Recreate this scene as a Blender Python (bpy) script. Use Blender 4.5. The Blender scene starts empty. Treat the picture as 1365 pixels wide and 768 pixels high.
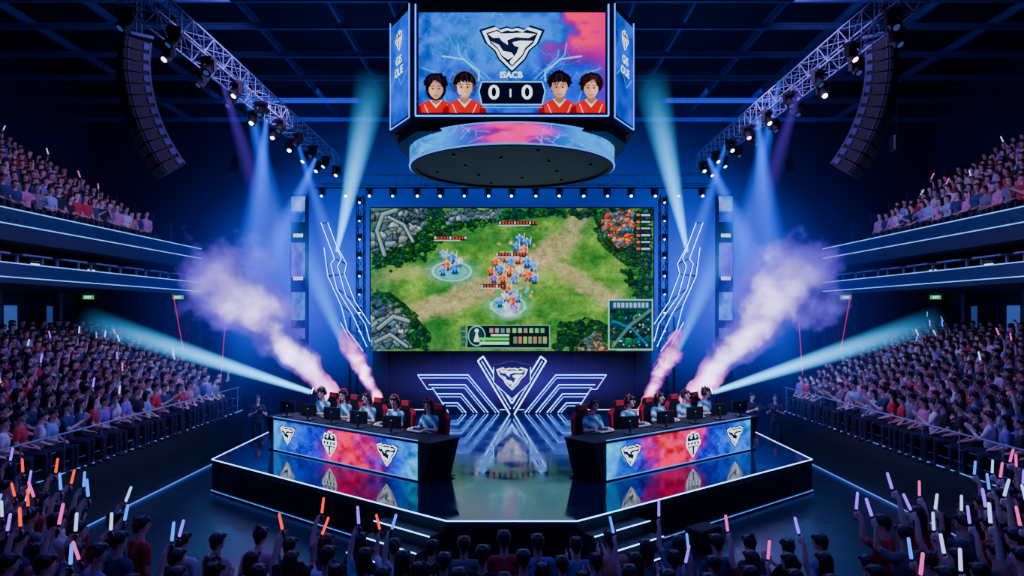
import bpy, math, random
import numpy as np
from mathutils import Vector, Matrix, Euler
random.seed(7)
scene=bpy.context.scene
COL=scene.collection
pi=math.pi

# ------------------------------------------------------------------ materials
def newmat(name):
    m=bpy.data.materials.new(name); m.use_nodes=True
    nt=m.node_tree; nt.nodes.clear()
    out=nt.nodes.new('ShaderNodeOutputMaterial')
    return m,nt,out
def pbr(name,color,rough=.5,metal=0,vary=.25,scale=6,em=None,es=0,bump=0,objcol=False,rvar=0):
    m,nt,out=newmat(name)
    b=nt.nodes.new('ShaderNodeBsdfPrincipled')
    tc=nt.nodes.new('ShaderNodeTexCoord')
    n=nt.nodes.new('ShaderNodeTexNoise'); n.inputs['Scale'].default_value=scale; n.inputs['Detail'].default_value=3
    nt.links.new(tc.outputs['Object'],n.inputs['Vector'])
    mr=nt.nodes.new('ShaderNodeMapRange'); mr.inputs['To Min'].default_value=1-vary; mr.inputs['To Max'].default_value=1+vary
    nt.links.new(n.outputs['Fac'],mr.inputs['Value'])
    vm=nt.nodes.new('ShaderNodeVectorMath'); vm.operation='SCALE'
    vm.inputs[0].default_value=color[:3]
    if objcol:
        oi=nt.nodes.new('ShaderNodeObjectInfo'); nt.links.new(oi.outputs['Color'],vm.inputs[0])
    nt.links.new(mr.outputs['Result'],vm.inputs['Scale'])
    nt.links.new(vm.outputs['Vector'],b.inputs['Base Color'])
    b.inputs['Roughness'].default_value=rough; b.inputs['Metallic'].default_value=metal
    if rvar:
        m2=nt.nodes.new('ShaderNodeMapRange'); m2.inputs['To Min'].default_value=rough-rvar; m2.inputs['To Max'].default_value=rough+rvar
        nt.links.new(n.outputs['Fac'],m2.inputs['Value']); nt.links.new(m2.outputs['Result'],b.inputs['Roughness'])
    if es:
        b.inputs['Emission Color'].default_value=(*em,1); b.inputs['Emission Strength'].default_value=es
    nt.links.new(b.outputs['BSDF'],out.inputs['Surface'])
    return m
def emit(name,color,strength,sample=True):
    m,nt,out=newmat(name)
    e=nt.nodes.new('ShaderNodeEmission'); e.inputs['Color'].default_value=(*color,1)
    tc=nt.nodes.new('ShaderNodeTexCoord'); n=nt.nodes.new('ShaderNodeTexNoise'); n.inputs['Scale'].default_value=2
    nt.links.new(tc.outputs['Object'],n.inputs['Vector'])
    mr=nt.nodes.new('ShaderNodeMapRange'); mr.inputs['To Min'].default_value=strength*.85; mr.inputs['To Max'].default_value=strength*1.15
    nt.links.new(n.outputs['Fac'],mr.inputs['Value']); nt.links.new(mr.outputs['Result'],e.inputs['Strength'])
    nt.links.new(e.outputs['Emission'],out.inputs['Surface'])
    if not sample: m.cycles.emission_sampling='NONE'
    return m
def attr_emit(name,strength):
    m,nt,out=newmat(name)
    a=nt.nodes.new('ShaderNodeAttribute'); a.attribute_name='Col'
    e=nt.nodes.new('ShaderNodeEmission'); e.inputs['Strength'].default_value=strength
    nt.links.new(a.outputs['Color'],e.inputs['Color']); nt.links.new(e.outputs['Emission'],out.inputs['Surface'])
    m.cycles.emission_sampling='NONE'
    return m
def attr_pbr(name,rough):
    m,nt,out=newmat(name)
    a=nt.nodes.new('ShaderNodeAttribute'); a.attribute_name='Col'
    b=nt.nodes.new('ShaderNodeBsdfPrincipled'); b.inputs['Roughness'].default_value=rough
    nt.links.new(a.outputs['Color'],b.inputs['Base Color']); nt.links.new(b.outputs['BSDF'],out.inputs['Surface'])
    return m

M_black=pbr('black_powder_coat',(.008,.009,.016),.45,0)
M_blackm=pbr('black_matte',(.004,.005,.010),.7,0)
M_grille=pbr('speaker_grille',(.007,.008,.018),.5,.2,.5,60)
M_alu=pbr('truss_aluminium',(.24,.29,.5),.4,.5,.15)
M_dkmetal=pbr('dark_blue_metal',(.03,.045,.11),.4,.5)
M_beammetal=pbr('ceiling_steel_blue',(.04,.075,.22),.5,.2)
M_sidep=pbr('speaker_side_plate',(.035,.042,.11),.4,.5)
M_table=pbr('white_table_top',(.4,.45,.6),.5)
M_ledw=emit('led_white_blue',(.16,.38,1),9)
M_ledb=emit('led_blue',(.03,.16,1),4.0)
M_ledthin=emit('led_dim_blue',(.06,.2,1),1.8)
M_ledbal=emit('led_balcony',(.12,.32,1),2.4)
M_ledred=emit('led_red',(1,.02,.04),.6)
M_white=emit('screen_white',(.8,.92,1),2.0,False)
M_scrdark=emit('screen_navy',(.002,.008,.06),1,False)
M_game=attr_emit('video_wall_picture',1.45)
M_jumbo=attr_emit('scoreboard_picture',1.5)
M_panel2=attr_emit('led_panel_picture',1.55)
M_skin=pbr('skin',(.72,.42,.31),.5,0,.08)
M_skin2=pbr('skin_light',(.82,.55,.45),.5,0,.08)
M_eye=pbr('eye_dark',(.02,.012,.01),.2)
M_lip=pbr('lip',(.5,.14,.13),.5)
M_hair=pbr('hair_black',(.014,.011,.018),.4,0,.3,40)
M_hairb=pbr('hair_brown',(.05,.022,.018),.45,0,.3,40)
M_shirt=pbr('shirt_cloth',(.5,.5,.5),.85,0,.15,10,objcol=True)
M_pants=pbr('trouser_cloth',(.015,.02,.045),.85,0,.2)
M_shoe=pbr('shoe_leather',(.03,.03,.035),.5)
M_red=pbr('red_vinyl',(.6,.02,.04),.4)

def jersey_mat():
    m,nt,out=newmat('team_jersey')
    b=nt.nodes.new('ShaderNodeBsdfPrincipled'); b.inputs['Roughness'].default_value=.7
    tc=nt.nodes.new('ShaderNodeTexCoord'); w=nt.nodes.new('ShaderNodeTexWave'); w.inputs['Scale'].default_value=2.2; w.inputs['Distortion'].default_value=3
    w.bands_direction='DIAGONAL'
    r=nt.nodes.new('ShaderNodeValToRGB')
    r.color_ramp.elements[0].color=(.02,.12,.4,1); r.color_ramp.elements[1].color=(.75,.85,.9,1)
    e=r.color_ramp.elements.new(.45); e.color=(.03,.35,.5,1)
    nt.links.new(tc.outputs['Object'],w.inputs['Vector']); nt.links.new(w.outputs['Fac'],r.inputs['Fac'])
    nt.links.new(r.outputs['Color'],b.inputs['Base Color']); nt.links.new(b.outputs['BSDF'],out.inputs['Surface'])
    return m
M_jersey=jersey_mat()

def stage_floor_mat():
    m,nt,out=newmat('stage_gloss_tiles')
    b=nt.nodes.new('ShaderNodeBsdfPrincipled')
    tc=nt.nodes.new('ShaderNodeTexCoord')
    br=nt.nodes.new('ShaderNodeTexBrick'); br.offset=0; br.inputs['Scale'].default_value=1
    br.inputs['Brick Width'].default_value=1.0; br.inputs['Row Height'].default_value=1.0; br.inputs['Mortar Size'].default_value=.012
    br.inputs['Color1'].default_value=(.007,.010,.05,1); br.inputs['Color2'].default_value=(.012,.014,.07,1); br.inputs['Mortar'].default_value=(.002,.003,.01,1)
    n=nt.nodes.new('ShaderNodeTexNoise'); n.inputs['Scale'].default_value=1.7; n.inputs['Detail'].default_value=6
    mr=nt.nodes.new('ShaderNodeMapRange'); mr.inputs['From Min'].default_value=.3; mr.inputs['From Max'].default_value=.7; mr.inputs['To Min'].default_value=.03; mr.inputs['To Max'].default_value=.16
    nt.links.new(tc.outputs['Object'],br.inputs['Vector']); nt.links.new(tc.outputs['Object'],n.inputs['Vector'])
    nt.links.new(n.outputs['Fac'],mr.inputs['Value']); nt.links.new(mr.outputs['Result'],b.inputs['Roughness'])
    nt.links.new(br.outputs['Color'],b.inputs['Base Color'])
    b.inputs['IOR'].default_value=1.36
    nt.links.new(b.outputs['BSDF'],out.inputs['Surface'])
    return m
M_stage=stage_floor_mat()
M_floor=pbr('arena_floor',(.010,.014,.045),.3,0,.4,.8,rvar=.12)
M_wall=pbr('arena_wall_dark',(.010,.016,.06),.7,0,.3,.5)
M_ceil=pbr('ceiling_dark',(.006,.010,.035),.8,0,.3,.5)
M_conc=pbr('stand_concrete',(.02,.025,.06),.7,0,.3,1)
M_fascia=pbr('fascia_panel',(.015,.022,.07),.35,0,.3,1)

# ------------------------------------------------------------------ mesh builder
class MB:
    def __init__(s): s.v=[];s.f=[];s.m=[]
    def add(s,vs,fs,mi=0):
        o=len(s.v); s.v+= [tuple(x) for x in vs]
        for f in fs: s.f.append(tuple(i+o for i in f)); s.m.append(mi)
    def box(s,c,d,mi=0,R=None):
        vs=[]
        for z in (-1,1):
            for x,y in ((-1,-1),(1,-1),(1,1),(-1,1)):
                p=Vector((x*d[0]/2,y*d[1]/2,z*d[2]/2))
                if R: p=R@p
                vs.append(p+Vector(c))
        s.add(vs,[(3,2,1,0),(4,5,6,7),(0,1,5,4),(1,2,6,5),(2,3,7,6),(3,0,4,7)],mi)
    def rbox(s,c,d,r,mi=0,R=None):
        x,y,z=d[0]/2,d[1]/2,d[2]/2
        def ring(ix,zz):
            a=x-ix;b=y-ix
            return [Vector(p) for p in ((-a+r,-b,zz),(a-r,-b,zz),(a,-b+r,zz),(a,b-r,zz),(a-r,b,zz),(-a+r,b,zz),(-a,b-r,zz),(-a,-b+r,zz))]
        rs=[ring(r,-z),ring(0,-z+r),ring(0,z-r),ring(r,z)]
        vs=[]
        for q in rs: vs+=[((R@p) if R else p)+Vector(c) for p in q]
        fs=[tuple(range(7,-1,-1)),tuple(range(24,32))]
        for k in range(3):
            for i in range(8):
                j=(i+1)%8; fs.append((k*8+i,k*8+j,k*8+8+j,k*8+8+i))
        s.add(vs,fs,mi)
    def prism(s,pts,z0,z1,mt=0,ms=0):
        n=len(pts)
        s.add([(p[0],p[1],z0) for p in pts]+[(p[0],p[1],z1) for p in pts],[],0)
        o=len(s.v)-2*n
        s.f.append(tuple(o+n+i for i in range(n))); s.m.append(mt)
        s.f.append(tuple(o+n-1-i for i in range(n))); s.m.append(ms)
        for i in range(n):
            j=(i+1)%n; s.f.append((o+i,o+j,o+n+j,o+n+i)); s.m.append(ms)
    def slab(s,pts,y0,y1,mi=0):
        n=len(pts); o=len(s.v)
        s.v+=[(p[0],y0,p[1]) for p in pts]+[(p[0],y1,p[1]) for p in pts]
        s.f.append(tuple(o+i for i in range(n))); s.m.append(mi)
        s.f.append(tuple(o+n+n-1-i for i in range(n))); s.m.append(mi)
        for i in range(n):
            j=(i+1)%n; s.f.append((o+j,o+i,o+n+i,o+n+j)); s.m.append(mi)
    def flat(s,pts,y,mi=0):
        s.add([(p[0],y,p[1]) for p in pts],[tuple(range(len(pts)))],mi)
    def cyl(s,p0,p1,r0,r1=None,n=8,mi=0):
        if r1 is None: r1=r0
        p0=Vector(p0);p1=Vector(p1); a=(p1-p0).normalized()
        u=a.orthogonal().normalized(); w=a.cross(u)
        vs=[]
        for p,r in ((p0,r0),(p1,r1)):
            for i in range(n):
                t=2*pi*i/n; vs.append(p+(u*math.cos(t)+w*math.sin(t))*r)
        fs=[tuple(range(n-1,-1,-1)),tuple(range(n,2*n))]
        for i in range(n):
            j=(i+1)%n; fs.append((i,j,n+j,n+i))
        s.add(vs,fs,mi)
    def path(s,pts,r,n=6,mi=0):
        for a,b in zip(pts[:-1],pts[1:]): s.cyl(a,b,r,r,n,mi)
    def capsule(s,p0,p1,r0,r1,n=12,h=4):
        p0=Vector(p0);p1=Vector(p1); d=p1-p0
        a=d.normalized() if d.length>1e-6 else Vector((0,0,1))
        u=a.orthogonal().normalized(); w=a.cross(u)
        rings=[]
        for k in range(1,h+1):
            t=-pi/2+pi/2*k/h; rings.append((p0+a*r0*math.sin(t),r0*math.cos(t)))
        for k in range(0,h):
            t=pi/2*k/h; rings.append((p1+a*r1*math.sin(t),r1*math.cos(t)))
        vs=[p0-a*r0]
        for c,r in rings:
            for i in range(n):
                t=2*pi*i/n; vs.append(c+(u*math.cos(t)+w*math.sin(t))*r)
        vs.append(p1+a*r1)
        fs=[]
        for i in range(n): fs.append((0,1+(i+1)%n,1+i))
        for k in range(len(rings)-1):
            for i in range(n):
                j=(i+1)%n; fs.append((1+k*n+i,1+k*n+j,1+k*n+n+j,1+k*n+n+i))
        L=len(vs)-1; b=1+(len(rings)-1)*n
        for i in range(n): fs.append((b+i,b+(i+1)%n,L))
        s.add(vs,fs,0)
    def ell(s,c,r,n=16,m=10,mi=0):
        vs=[(c[0],c[1],c[2]-r[2])]
        for k in range(1,m):
            t=-pi/2+pi*k/m
            for i in range(n):
                a=2*pi*i/n
                vs.append((c[0]+r[0]*math.cos(t)*math.cos(a),c[1]+r[1]*math.cos(t)*math.sin(a),c[2]+r[2]*math.sin(t)))
        vs.append((c[0],c[1],c[2]+r[2]))
        fs=[]
        for i in range(n): fs.append((0,1+(i+1)%n,1+i))
        for k in range(m-2):
            for i in range(n):
                j=(i+1)%n; fs.append((1+k*n+i,1+k*n+j,1+k*n+n+j,1+k*n+n+i))
        L=len(vs)-1;b=1+(m-2)*n
        for i in range(n): fs.append((b+i,b+(i+1)%n,L))
        s.add(vs,fs,mi)
    def mesh(s,name,mats=(),smooth=False):
        me=bpy.data.meshes.new(name); me.from_pydata([tuple(v) for v in s.v],[],s.f)
        for m in mats: me.materials.append(m)
        for p,mi in zip(me.polygons,s.m):
            p.material_index=mi; p.use_smooth=smooth
        me.update(); return me
    def build(s,name,mats,parent=None,loc=None,rz=0,smooth=False,bevel=0):
        o=bpy.data.objects.new(name,s.mesh(name,mats,smooth)); COL.objects.link(o)
        if parent: o.parent=parent
        if loc: o.location=loc
        if rz: o.rotation_euler=(0,0,rz)
        if bevel:
            b=o.modifiers.new('bevel','BEVEL'); b.width=bevel; b.segments=2; b.limit_method='ANGLE'
        return o
def empty(name,loc=(0,0,0),rz=0):
    o=bpy.data.objects.new(name,None); COL.objects.link(o); o.location=loc; o.rotation_euler=(0,0,rz); o.empty_display_size=.2
    return o
def tag(o,label,cat=None,group=None,kind=None):
    o['label']=label
    if cat: o['category']=cat
    if group: o['group']=group
    if kind: o['kind']=kind
    return o
def dup(o,parent=None,mat=None):
    n=o.copy(); COL.objects.link(n)
    if parent is not None: n.parent=parent
    if mat is not None: n.matrix_world=mat
    for c in o.children: dup(c,n)
    return n
def kill(o):
    for c in list(o.children): kill(c)
    bpy.data.objects.remove(o)
def place(loc,rz=0,s=1):
    return Matrix.Translation(loc)@Matrix.Rotation(rz,4,'Z')@Matrix.Scale(s,4)

# ------------------------------------------------------------------ numpy painting of LED panels
def vnoise(x,y,seed):
    r=np.random.RandomState(seed).rand(256,256)
    xi=np.floor(x).astype(int); yi=np.floor(y).astype(int); fx=x-xi; fy=y-yi
    fx=fx*fx*(3-2*fx); fy=fy*fy*(3-2*fy)
    a=r[yi%256,xi%256];b=r[yi%256,(xi+1)%256];c=r[(yi+1)%256,xi%256];d=r[(yi+1)%256,(xi+1)%256]
    return (a*(1-fx)+b*fx)*(1-fy)+(c*(1-fx)+d*fx)*fy
def fbm(x,y,seed,o=4):
    t=0;a=.5;n=0
    for k in range(o):
        t=t+a*vnoise(x*2**k,y*2**k,seed+k); n+=a; a*=.5
    return t/n
def grid_mesh(name,P,C,mat):
    ny,nx=P.shape[:2]; n=nx*ny
    me=bpy.data.meshes.new(name); me.vertices.add(n); me.vertices.foreach_set('co',P.reshape(-1).astype(np.float32))
    idx=np.arange(n).reshape(ny,nx)
    q=np.stack([idx[:-1,:-1],idx[1:,:-1],idx[1:,1:],idx[:-1,1:]],-1).reshape(-1)
    m=len(q)//4
    me.loops.add(len(q)); me.loops.foreach_set('vertex_index',q.astype(np.int32))
    me.polygons.add(m); me.polygons.foreach_set('loop_start',np.arange(0,4*m,4,dtype=np.int32)); me.polygons.foreach_set('loop_total',np.full(m,4,dtype=np.int32))
    me.update(calc_edges=True)
    at=me.color_attributes.new('Col','FLOAT_COLOR','POINT')
    CC=np.ones((n,4),dtype=np.float32); CC[:,:3]=C.reshape(-1,3); at.data.foreach_set('color',CC.reshape(-1))
    me.materials.append(mat); return me
class Canvas:
    def __init__(s,W,H,res=1.0):
        s.W=W;s.H=H; nx=int(W*res)+1; ny=int(H*res)+1
        s.X,s.Y=np.meshgrid(np.linspace(0,W,nx),np.linspace(0,H,ny)); s.C=np.zeros((ny,nx,3))
    def blend(s,m,col):
        m=np.clip(m,0,1)[...,None]; s.C=s.C*(1-m)+np.array(col,float)*m
    def ell(s,cx,cy,rx,ry,col,a=1,soft=.15,rot=0):
        dx=s.X-cx;dy=s.Y-cy
        if rot: dx,dy=dx*math.cos(rot)+dy*math.sin(rot),-dx*math.sin(rot)+dy*math.cos(rot)
        d=np.sqrt((dx/rx)**2+(dy/ry)**2); s.blend(np.clip((1-d)/soft,0,1)*a,col)
    def ring(s,cx,cy,rx,ry,w,col,a=1):
        d=np.sqrt(((s.X-cx)/rx)**2+((s.Y-cy)/ry)**2); s.blend(np.clip(1-np.abs(d-1)/w,0,1)*a,col)
    def line(s,pts,w,col,a=1,soft=1.0,warp=None):
        D=np.full(s.X.shape,1e9)
        for (x0,y0),(x1,y1) in zip(pts[:-1],pts[1:]):
            dx=x1-x0;dy=y1-y0; L=dx*dx+dy*dy+1e-9
            t=np.clip(((s.X-x0)*dx+(s.Y-y0)*dy)/L,0,1)
            D=np.minimum(D,np.hypot(s.X-x0-t*dx,s.Y-y0-t*dy))
        if warp is not None: D=D+warp
        s.blend(np.clip((w-D)/soft+.5,0,1)*a,col)
    def rect(s,x0,y0,x1,y1,col,a=1):
        m=(s.X>=x0)&(s.X<=x1)&(s.Y>=y0)&(s.Y<=y1); s.blend(m*a,col)
    def pmask(s,pts,warp=None):
        X=s.X;Y=s.Y
        if warp is not None: X=X+warp;Y=Y+warp*.7
        m=np.zeros(s.X.shape,bool); n=len(pts)
        for i in range(n):
            x0,y0=pts[i];x1,y1=pts[(i+1)%n]
            if y0==y1: continue
            c=((y0>Y)!=(y1>Y))&(X<(x1-x0)*(Y-y0)/(y1-y0)+x0); m^=c
        return m
    def poly(s,pts,col,a=1): s.blend(s.pmask(pts)*a,col)
    def cells(s,pts,size,cols,seed,gap=1.2,warp=None,a=1.0,shade=1.0,dark=.35):
        m=s.pmask(pts,warp)
        if not m.any(): return
        xs=[p[0] for p in pts];ys=[p[1] for p in pts]; x0,x1,y0,y1=min(xs)-8,max(xs)+8,min(ys)-8,max(ys)+8
        rd=np.random.RandomState(seed); N=max(6,int((x1-x0)*(y1-y0)/(size*size)))
        px=rd.uniform(x0,x1,N);py=rd.uniform(y0,y1,N)
        X=s.X[m];Y=s.Y[m]; w=(fbm(X/4,Y/4,seed+9,2)-.5)*size*.6; X=X+w;Y=Y-w
        D=np.hypot(X[:,None]-px,(Y[:,None]-py)*1.25); o=np.argsort(D,1)[:,:2]
        i=o[:,0]; d1=np.take_along_axis(D,o[:,:1],1)[:,0]; d2=np.take_along_axis(D,o[:,1:2],1)[:,0]
        c=np.array(cols,float)[rd.randint(0,len(cols),N)][i]*rd.uniform(.7,1.2,N)[i][:,None]
        l=1+shade*.5*np.clip(((px[i]-X)*.4+(py[i]-Y)*1.0)/size,-1,1)
        e=np.clip((d2-d1)/gap,0,1); f=.7+.6*fbm(X/1.6,Y/1.3,seed+3,2)
        c=c*(l*f*(dark+(1-dark)*e))[:,None]
        s.C[m]=s.C[m]*(1-a)+c*a
    def obj(s,name,fn,mat,parent=None,sat=1.2,gamma=2.4):
        u=s.X/s.W; v=s.Y/s.H; P=np.stack(fn(u,v),-1)
        C=np.clip(s.C,0,255); g=C.mean(-1,keepdims=True); C=np.clip(g+(C-g)*sat,0,255)
        C=(C/255.)**gamma
        o=bpy.data.objects.new(name,grid_mesh(name,P,C,mat)); COL.objects.link(o)
        if parent: o.parent=parent
        return o
def flatmap(W,H,cx=0,y=0,cz=0):
    return lambda u,v:(cx+(u-.5)*W, y+0*u, cz+(.5-v)*H)

def text_mesh(txt,size):
    c=bpy.data.curves.new('t','FONT'); c.body=txt; c.size=size; c.align_x='CENTER'; c.align_y='CENTER'; c.offset=size*.02
    o=bpy.data.objects.new('t',c); COL.objects.link(o)
    dg=bpy.context.evaluated_depsgraph_get(); dg.update()
    me=bpy.data.meshes.new_from_object(o.evaluated_get(dg)); bpy.data.objects.remove(o)
    me.transform(Matrix.Rotation(pi/2,4,'X')); return me
def text_obj(name,txt,size,loc,mat,parent,sx=1):
    me=text_mesh(txt,size); me.materials.clear(); me.materials.append(mat)
    o=bpy.data.objects.new(name,me); COL.objects.link(o); o.parent=parent; o.location=loc; o.scale=(sx,1,1); return o

def emblem(parent,cx,cz,y,s,style=0,name='emblem'):
    b=MB()
    fx=1.1 if style==0 else 1.0; fz=.95 if style==0 else .85
    T=lambda pts,k=1: [(cx+p[0]*s*k*fx,cz+p[1]*s*k*fz) for p in pts]
    if style==0:
        O=[(-1.12,.62),(-.62,.80),(-.46,.66),(-.20,.76),(0,.70),(.20,.76),(.46,.66),(.62,.80),(1.12,.62),(.92,.10),(.62,-.20),(.46,-.56),(0,-1.08),(-.46,-.56),(-.62,-.20),(-.92,.10)]
        b.flat(T(O,1.18),y+.003,1); b.flat(T(O,1.07),y,0); b.flat(T(O,.93),y-.006,1)
        A=[(-.96,.52),(-.60,.66),(-.42,.54),(.44,.58),(.96,.52),(.66,.34),(.14,.38),(-.20,.24),(-.16,.02),(-.40,.20),(-.50,.36),(-.74,.34)]
        B=[(.02,.14),(.34,.22),(.84,.20),(.54,-.10),(.40,-.44),(.0,-.92),(-.10,-.76),(.18,-.38),(.28,-.08),(.10,-.02)]
        Cc=[(-.84,.18),(-.52,.02),(-.36,-.26),(-.02,-.34),(.08,-.50),(-.16,-.66),(-.40,-.46),(-.56,-.12)]
        b.flat(T(A),y-.012,0); b.flat(T(B),y-.012,0); b.flat(T(Cc),y-.012,0)
    else:
        O=[(-.66,.50),(-.50,.76),(-.28,.70),(-.16,.96),(0,.84),(.16,.96),(.28,.70),(.50,.76),(.66,.50),(.62,-.25),(.34,-.66),(0,-1.05),(-.34,-.66),(-.62,-.25)]
        b.flat(T(O),y,0); b.flat(T(O,.86),y-.006,1)
        b.flat(T([(-.78,.22),(.78,.22),(.70,-.18),(-.70,-.18)]),y-.012,0)
        for sg in (-1,1):
            b.flat(T([(sg*.44,.52),(sg*.20,.34),(sg*.06,.62),(sg*.16,.74),(sg*.26,.50)]),y-.012,0)
            b.flat(T([(sg*.44,-.26),(sg*.10,-.26),(sg*.06,-.76),(sg*.26,-.52)]),y-.012,0)
        for k in (-.48,-.16,.16,.48):
            b.flat(T([(k-.09,.13),(k+.09,.13),(k+.05,-.09),(k-.09,-.09)]),y-.016,1)
    return b.build(name,[M_white,M_scrdark],parent)

# ------------------------------------------------------------------ camera
H=4.27
cam=bpy.data.cameras.new('camera'); co=bpy.data.objects.new('camera',cam); COL.objects.link(co)
co.location=(0,0,H); co.rotation_euler=(pi/2,0,0); cam.lens=24; cam.sensor_width=36; cam.shift_y=36/1365; cam.clip_end=200
scene.camera=co

# ------------------------------------------------------------------ room
def room(name,c,d,m):
    b=MB(); b.box(c,d); o=b.build(name,[m]); o['kind']='structure'; o['label']=name.replace('_',' ')+' of the dark arena hall'; return o
room('floor',(0,15,-.15),(46,44,.3),M_floor)
room('ceiling',(0,15,16.15),(46,44,.3),M_ceil)
room('wall_back',(0,36.85,8),(46,.3,16.3),M_wall)
room('wall_front',(0,-6.85,8),(46,.3,16.3),M_wall)
room('wall_left',(-22.85,15,8),(.3,44,16.3),M_wall)
room('wall_right',(22.85,15,8),(.3,44,16.3),M_wall)

def ibeam(name,p0,p1,h,w):
    b=MB(); p0=Vector(p0);p1=Vector(p1); L=(p1-p0).length; c=(p0+p1)/2
    R=Matrix.Rotation(math.atan2((p1-p0).y,(p1-p0).x),3,'Z')
    b.box(c+Vector((0,0,h/2)),(L,w,.05),0,R); b.box(c-Vector((0,0,h/2)),(L,w,.05),0,R); b.box(c,(L,.04,h),0,R)
    n=int(L/2)
    for i in range(n+1):
        q=p0+(p1-p0)*i/n; b.box(q,(.04,w*.9,h),0,R)
    return b.build(name,[M_beammetal])
for x in (-17,-14,-11.5,-9,-6,-4,-2,2,4,6,9,11.5,14,17):
    tag(ibeam('ceiling_beam',(x,8,14.6),(x,36.5,14.6),.22,.10),'dark steel ceiling beam running to the far wall','beam',group='ceiling beams')
for y in (12,13.5,15,17,19,21,23,25.5,28,31,34):
    tag(ibeam('ceiling_beam',(-22,y,14.0),(22,y,14.0),.16,.09),'dark steel ceiling beam crossing the hall','beam',group='ceiling beams')
for (x,y,z) in ((-12,22,9.8),(12.4,22,9.8),(-10.5,26,10),(10.5,26,10)):
    r=empty('hanging_loudspeaker',(x,y,z)); b=MB(); b.cyl((0,0,.3),(0,0,13.9-z),.015,n=6); b.build('drop_cable',[M_black],r)
    b=MB(); b.rbox((0,0,0),(.35,.35,.55),.04); b.build('cabinet',[M_black],r); b=MB(); b.rbox((0,-.18,0),(.3,.02,.5),.008); b.build('grille',[M_grille],r)
    tag(r,'small black loudspeaker hanging from the ceiling','speaker',group='small hanging speakers')

# ------------------------------------------------------------------ stage
SZ=.8
outline=[(-1.1,11.5),(1.1,11.5),(7.2,16.4),(7.2,20.5),(5.6,25),(-5.6,25),(-7.2,20.5),(-7.2,16.4)]
b=MB(); b.prism(outline,0,SZ,0,1)
stage=b.build('stage_platform',[M_stage,M_black])
tag(stage,'glossy black tiled angular stage with glowing blue edge strips','stage')
def edge_strip(pts,z,r,name,parent,mat,off=0.0,closed=True):
    c=Vector((0,18,0)); q=[]
    for p in pts:
        v=Vector((p[0],p[1],0)); d=(v-c).normalized(); v=v+d*off; q.append(Vector((v.x,v.y,z)))
    if closed: q.append(q[0])
    bb=MB(); bb.path(q,r,6); return bb.build(name,[mat],parent)
edge_strip(outline,SZ,.011,'led_edge_strip',stage,M_ledw,.01)
front=[outline[7],outline[0],outline[1],outline[2]]
edge_strip([outline[6]]+front+[outline[3]],.06,.009,'led_edge_strip',stage,M_ledthin,.03,False)
b=MB()
for (p,q) in ((outline[7],outline[0]),(outline[1],outline[2]),(outline[0],outline[1])):
    p=Vector((*p,0));q=Vector((*q,0)); n=max(2,int((q-p).length/1.2)); nn=Vector(((q-p).y,-(q-p).x,0)).normalized()
    R=Matrix.Rotation(math.atan2((q-p).y,(q-p).x),3,'Z')
    for i in range(n):
        c=p+(q-p)*((i+.5)/n); L=(q-p).length/n-.05
        b.box(c+nn*.012+Vector((0,0,.4)),(L,.02,.6),0,R)
b.build('skirt_panel',[M_black],stage)

def stairs(sx):
    A=Vector((sx*1.1,11.5,0)); e=Vector((sx*.78,.626,0)); m=Vector((sx*.626,-.78,0))
    ang=math.atan2(e.y,e.x)
    root=empty('stage_stairs',A+e*.78)
    for k in range(3):
        h=.2*(3-k)
        c=m*(.03+.15+.3*k)+Vector((0,0,h/2)); R=Matrix.Rotation(ang,3,'Z')
        t=MB(); t.box(c,(1.4,.3,h),0,R)
        t.build('step',[M_black],root)
        l=MB(); f=m*(.03+.3*(k+1))+Vector((0,0,h)); l.cyl(f-e*.70,f+e*.70,.010,n=6); l.build('led_edge_strip',[M_ledw],root)
    tag(root,'black three-step stage stairs with glowing step edges','stairs',group='stage stairs')
stairs(-1); stairs(1)
def wedge(loc,rz,s=1):
    root=empty('stage_speaker',loc,rz)
    t=MB(); t.rbox((0,0,.25*s),(.75*s,.5*s,.5*s),.03); t.build('cabinet',[M_blackm],root)
    g=MB(); g.rbox((0,-.25*s,.25*s),(.68*s,.02,.42*s),.008); g.build('grille',[M_blackm],root)
    tag(root,'black box speaker standing on the arena floor','speaker')
wedge((3.5,12.5,0),.67,.8)

# ------------------------------------------------------------------ desks
DL=5.3
def desk_canvas(flip):
    c=Canvas(212,36,2.0); u=c.X/212
    if flip: u=1-u
    n=fbm(c.X/26+3,c.Y/14,11,4); n2=fbm(c.X/9,c.Y/7,21,3)
    t=u+(n-.5)*.3
    stops=[(0,(0,150,240)),(.16,(0,100,235)),(.34,(60,30,190)),(.48,(215,0,130)),(.62,(235,10,85)),(.74,(150,10,170)),(.86,(0,110,245)),(1.0,(10,190,250))]
    for ch in range(3): c.C[...,ch]=np.interp(t,[s[0] for s in stops],[s[1][ch] for s in stops])
    c.C*= (.45+.9*n2)[...,None]
    rd=np.random.RandomState(5 if flip else 9)
    for k in range(34):
        x=rd.rand()*212;y=rd.rand()*36; pts=[(x,y)]
        for j in range(4): x+=rd.uniform(-9,14); y+=rd.uniform(-8,8); pts.append((x,y))
        c.line(pts,.22,(120,200,255),.45,.8)
    return c
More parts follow.
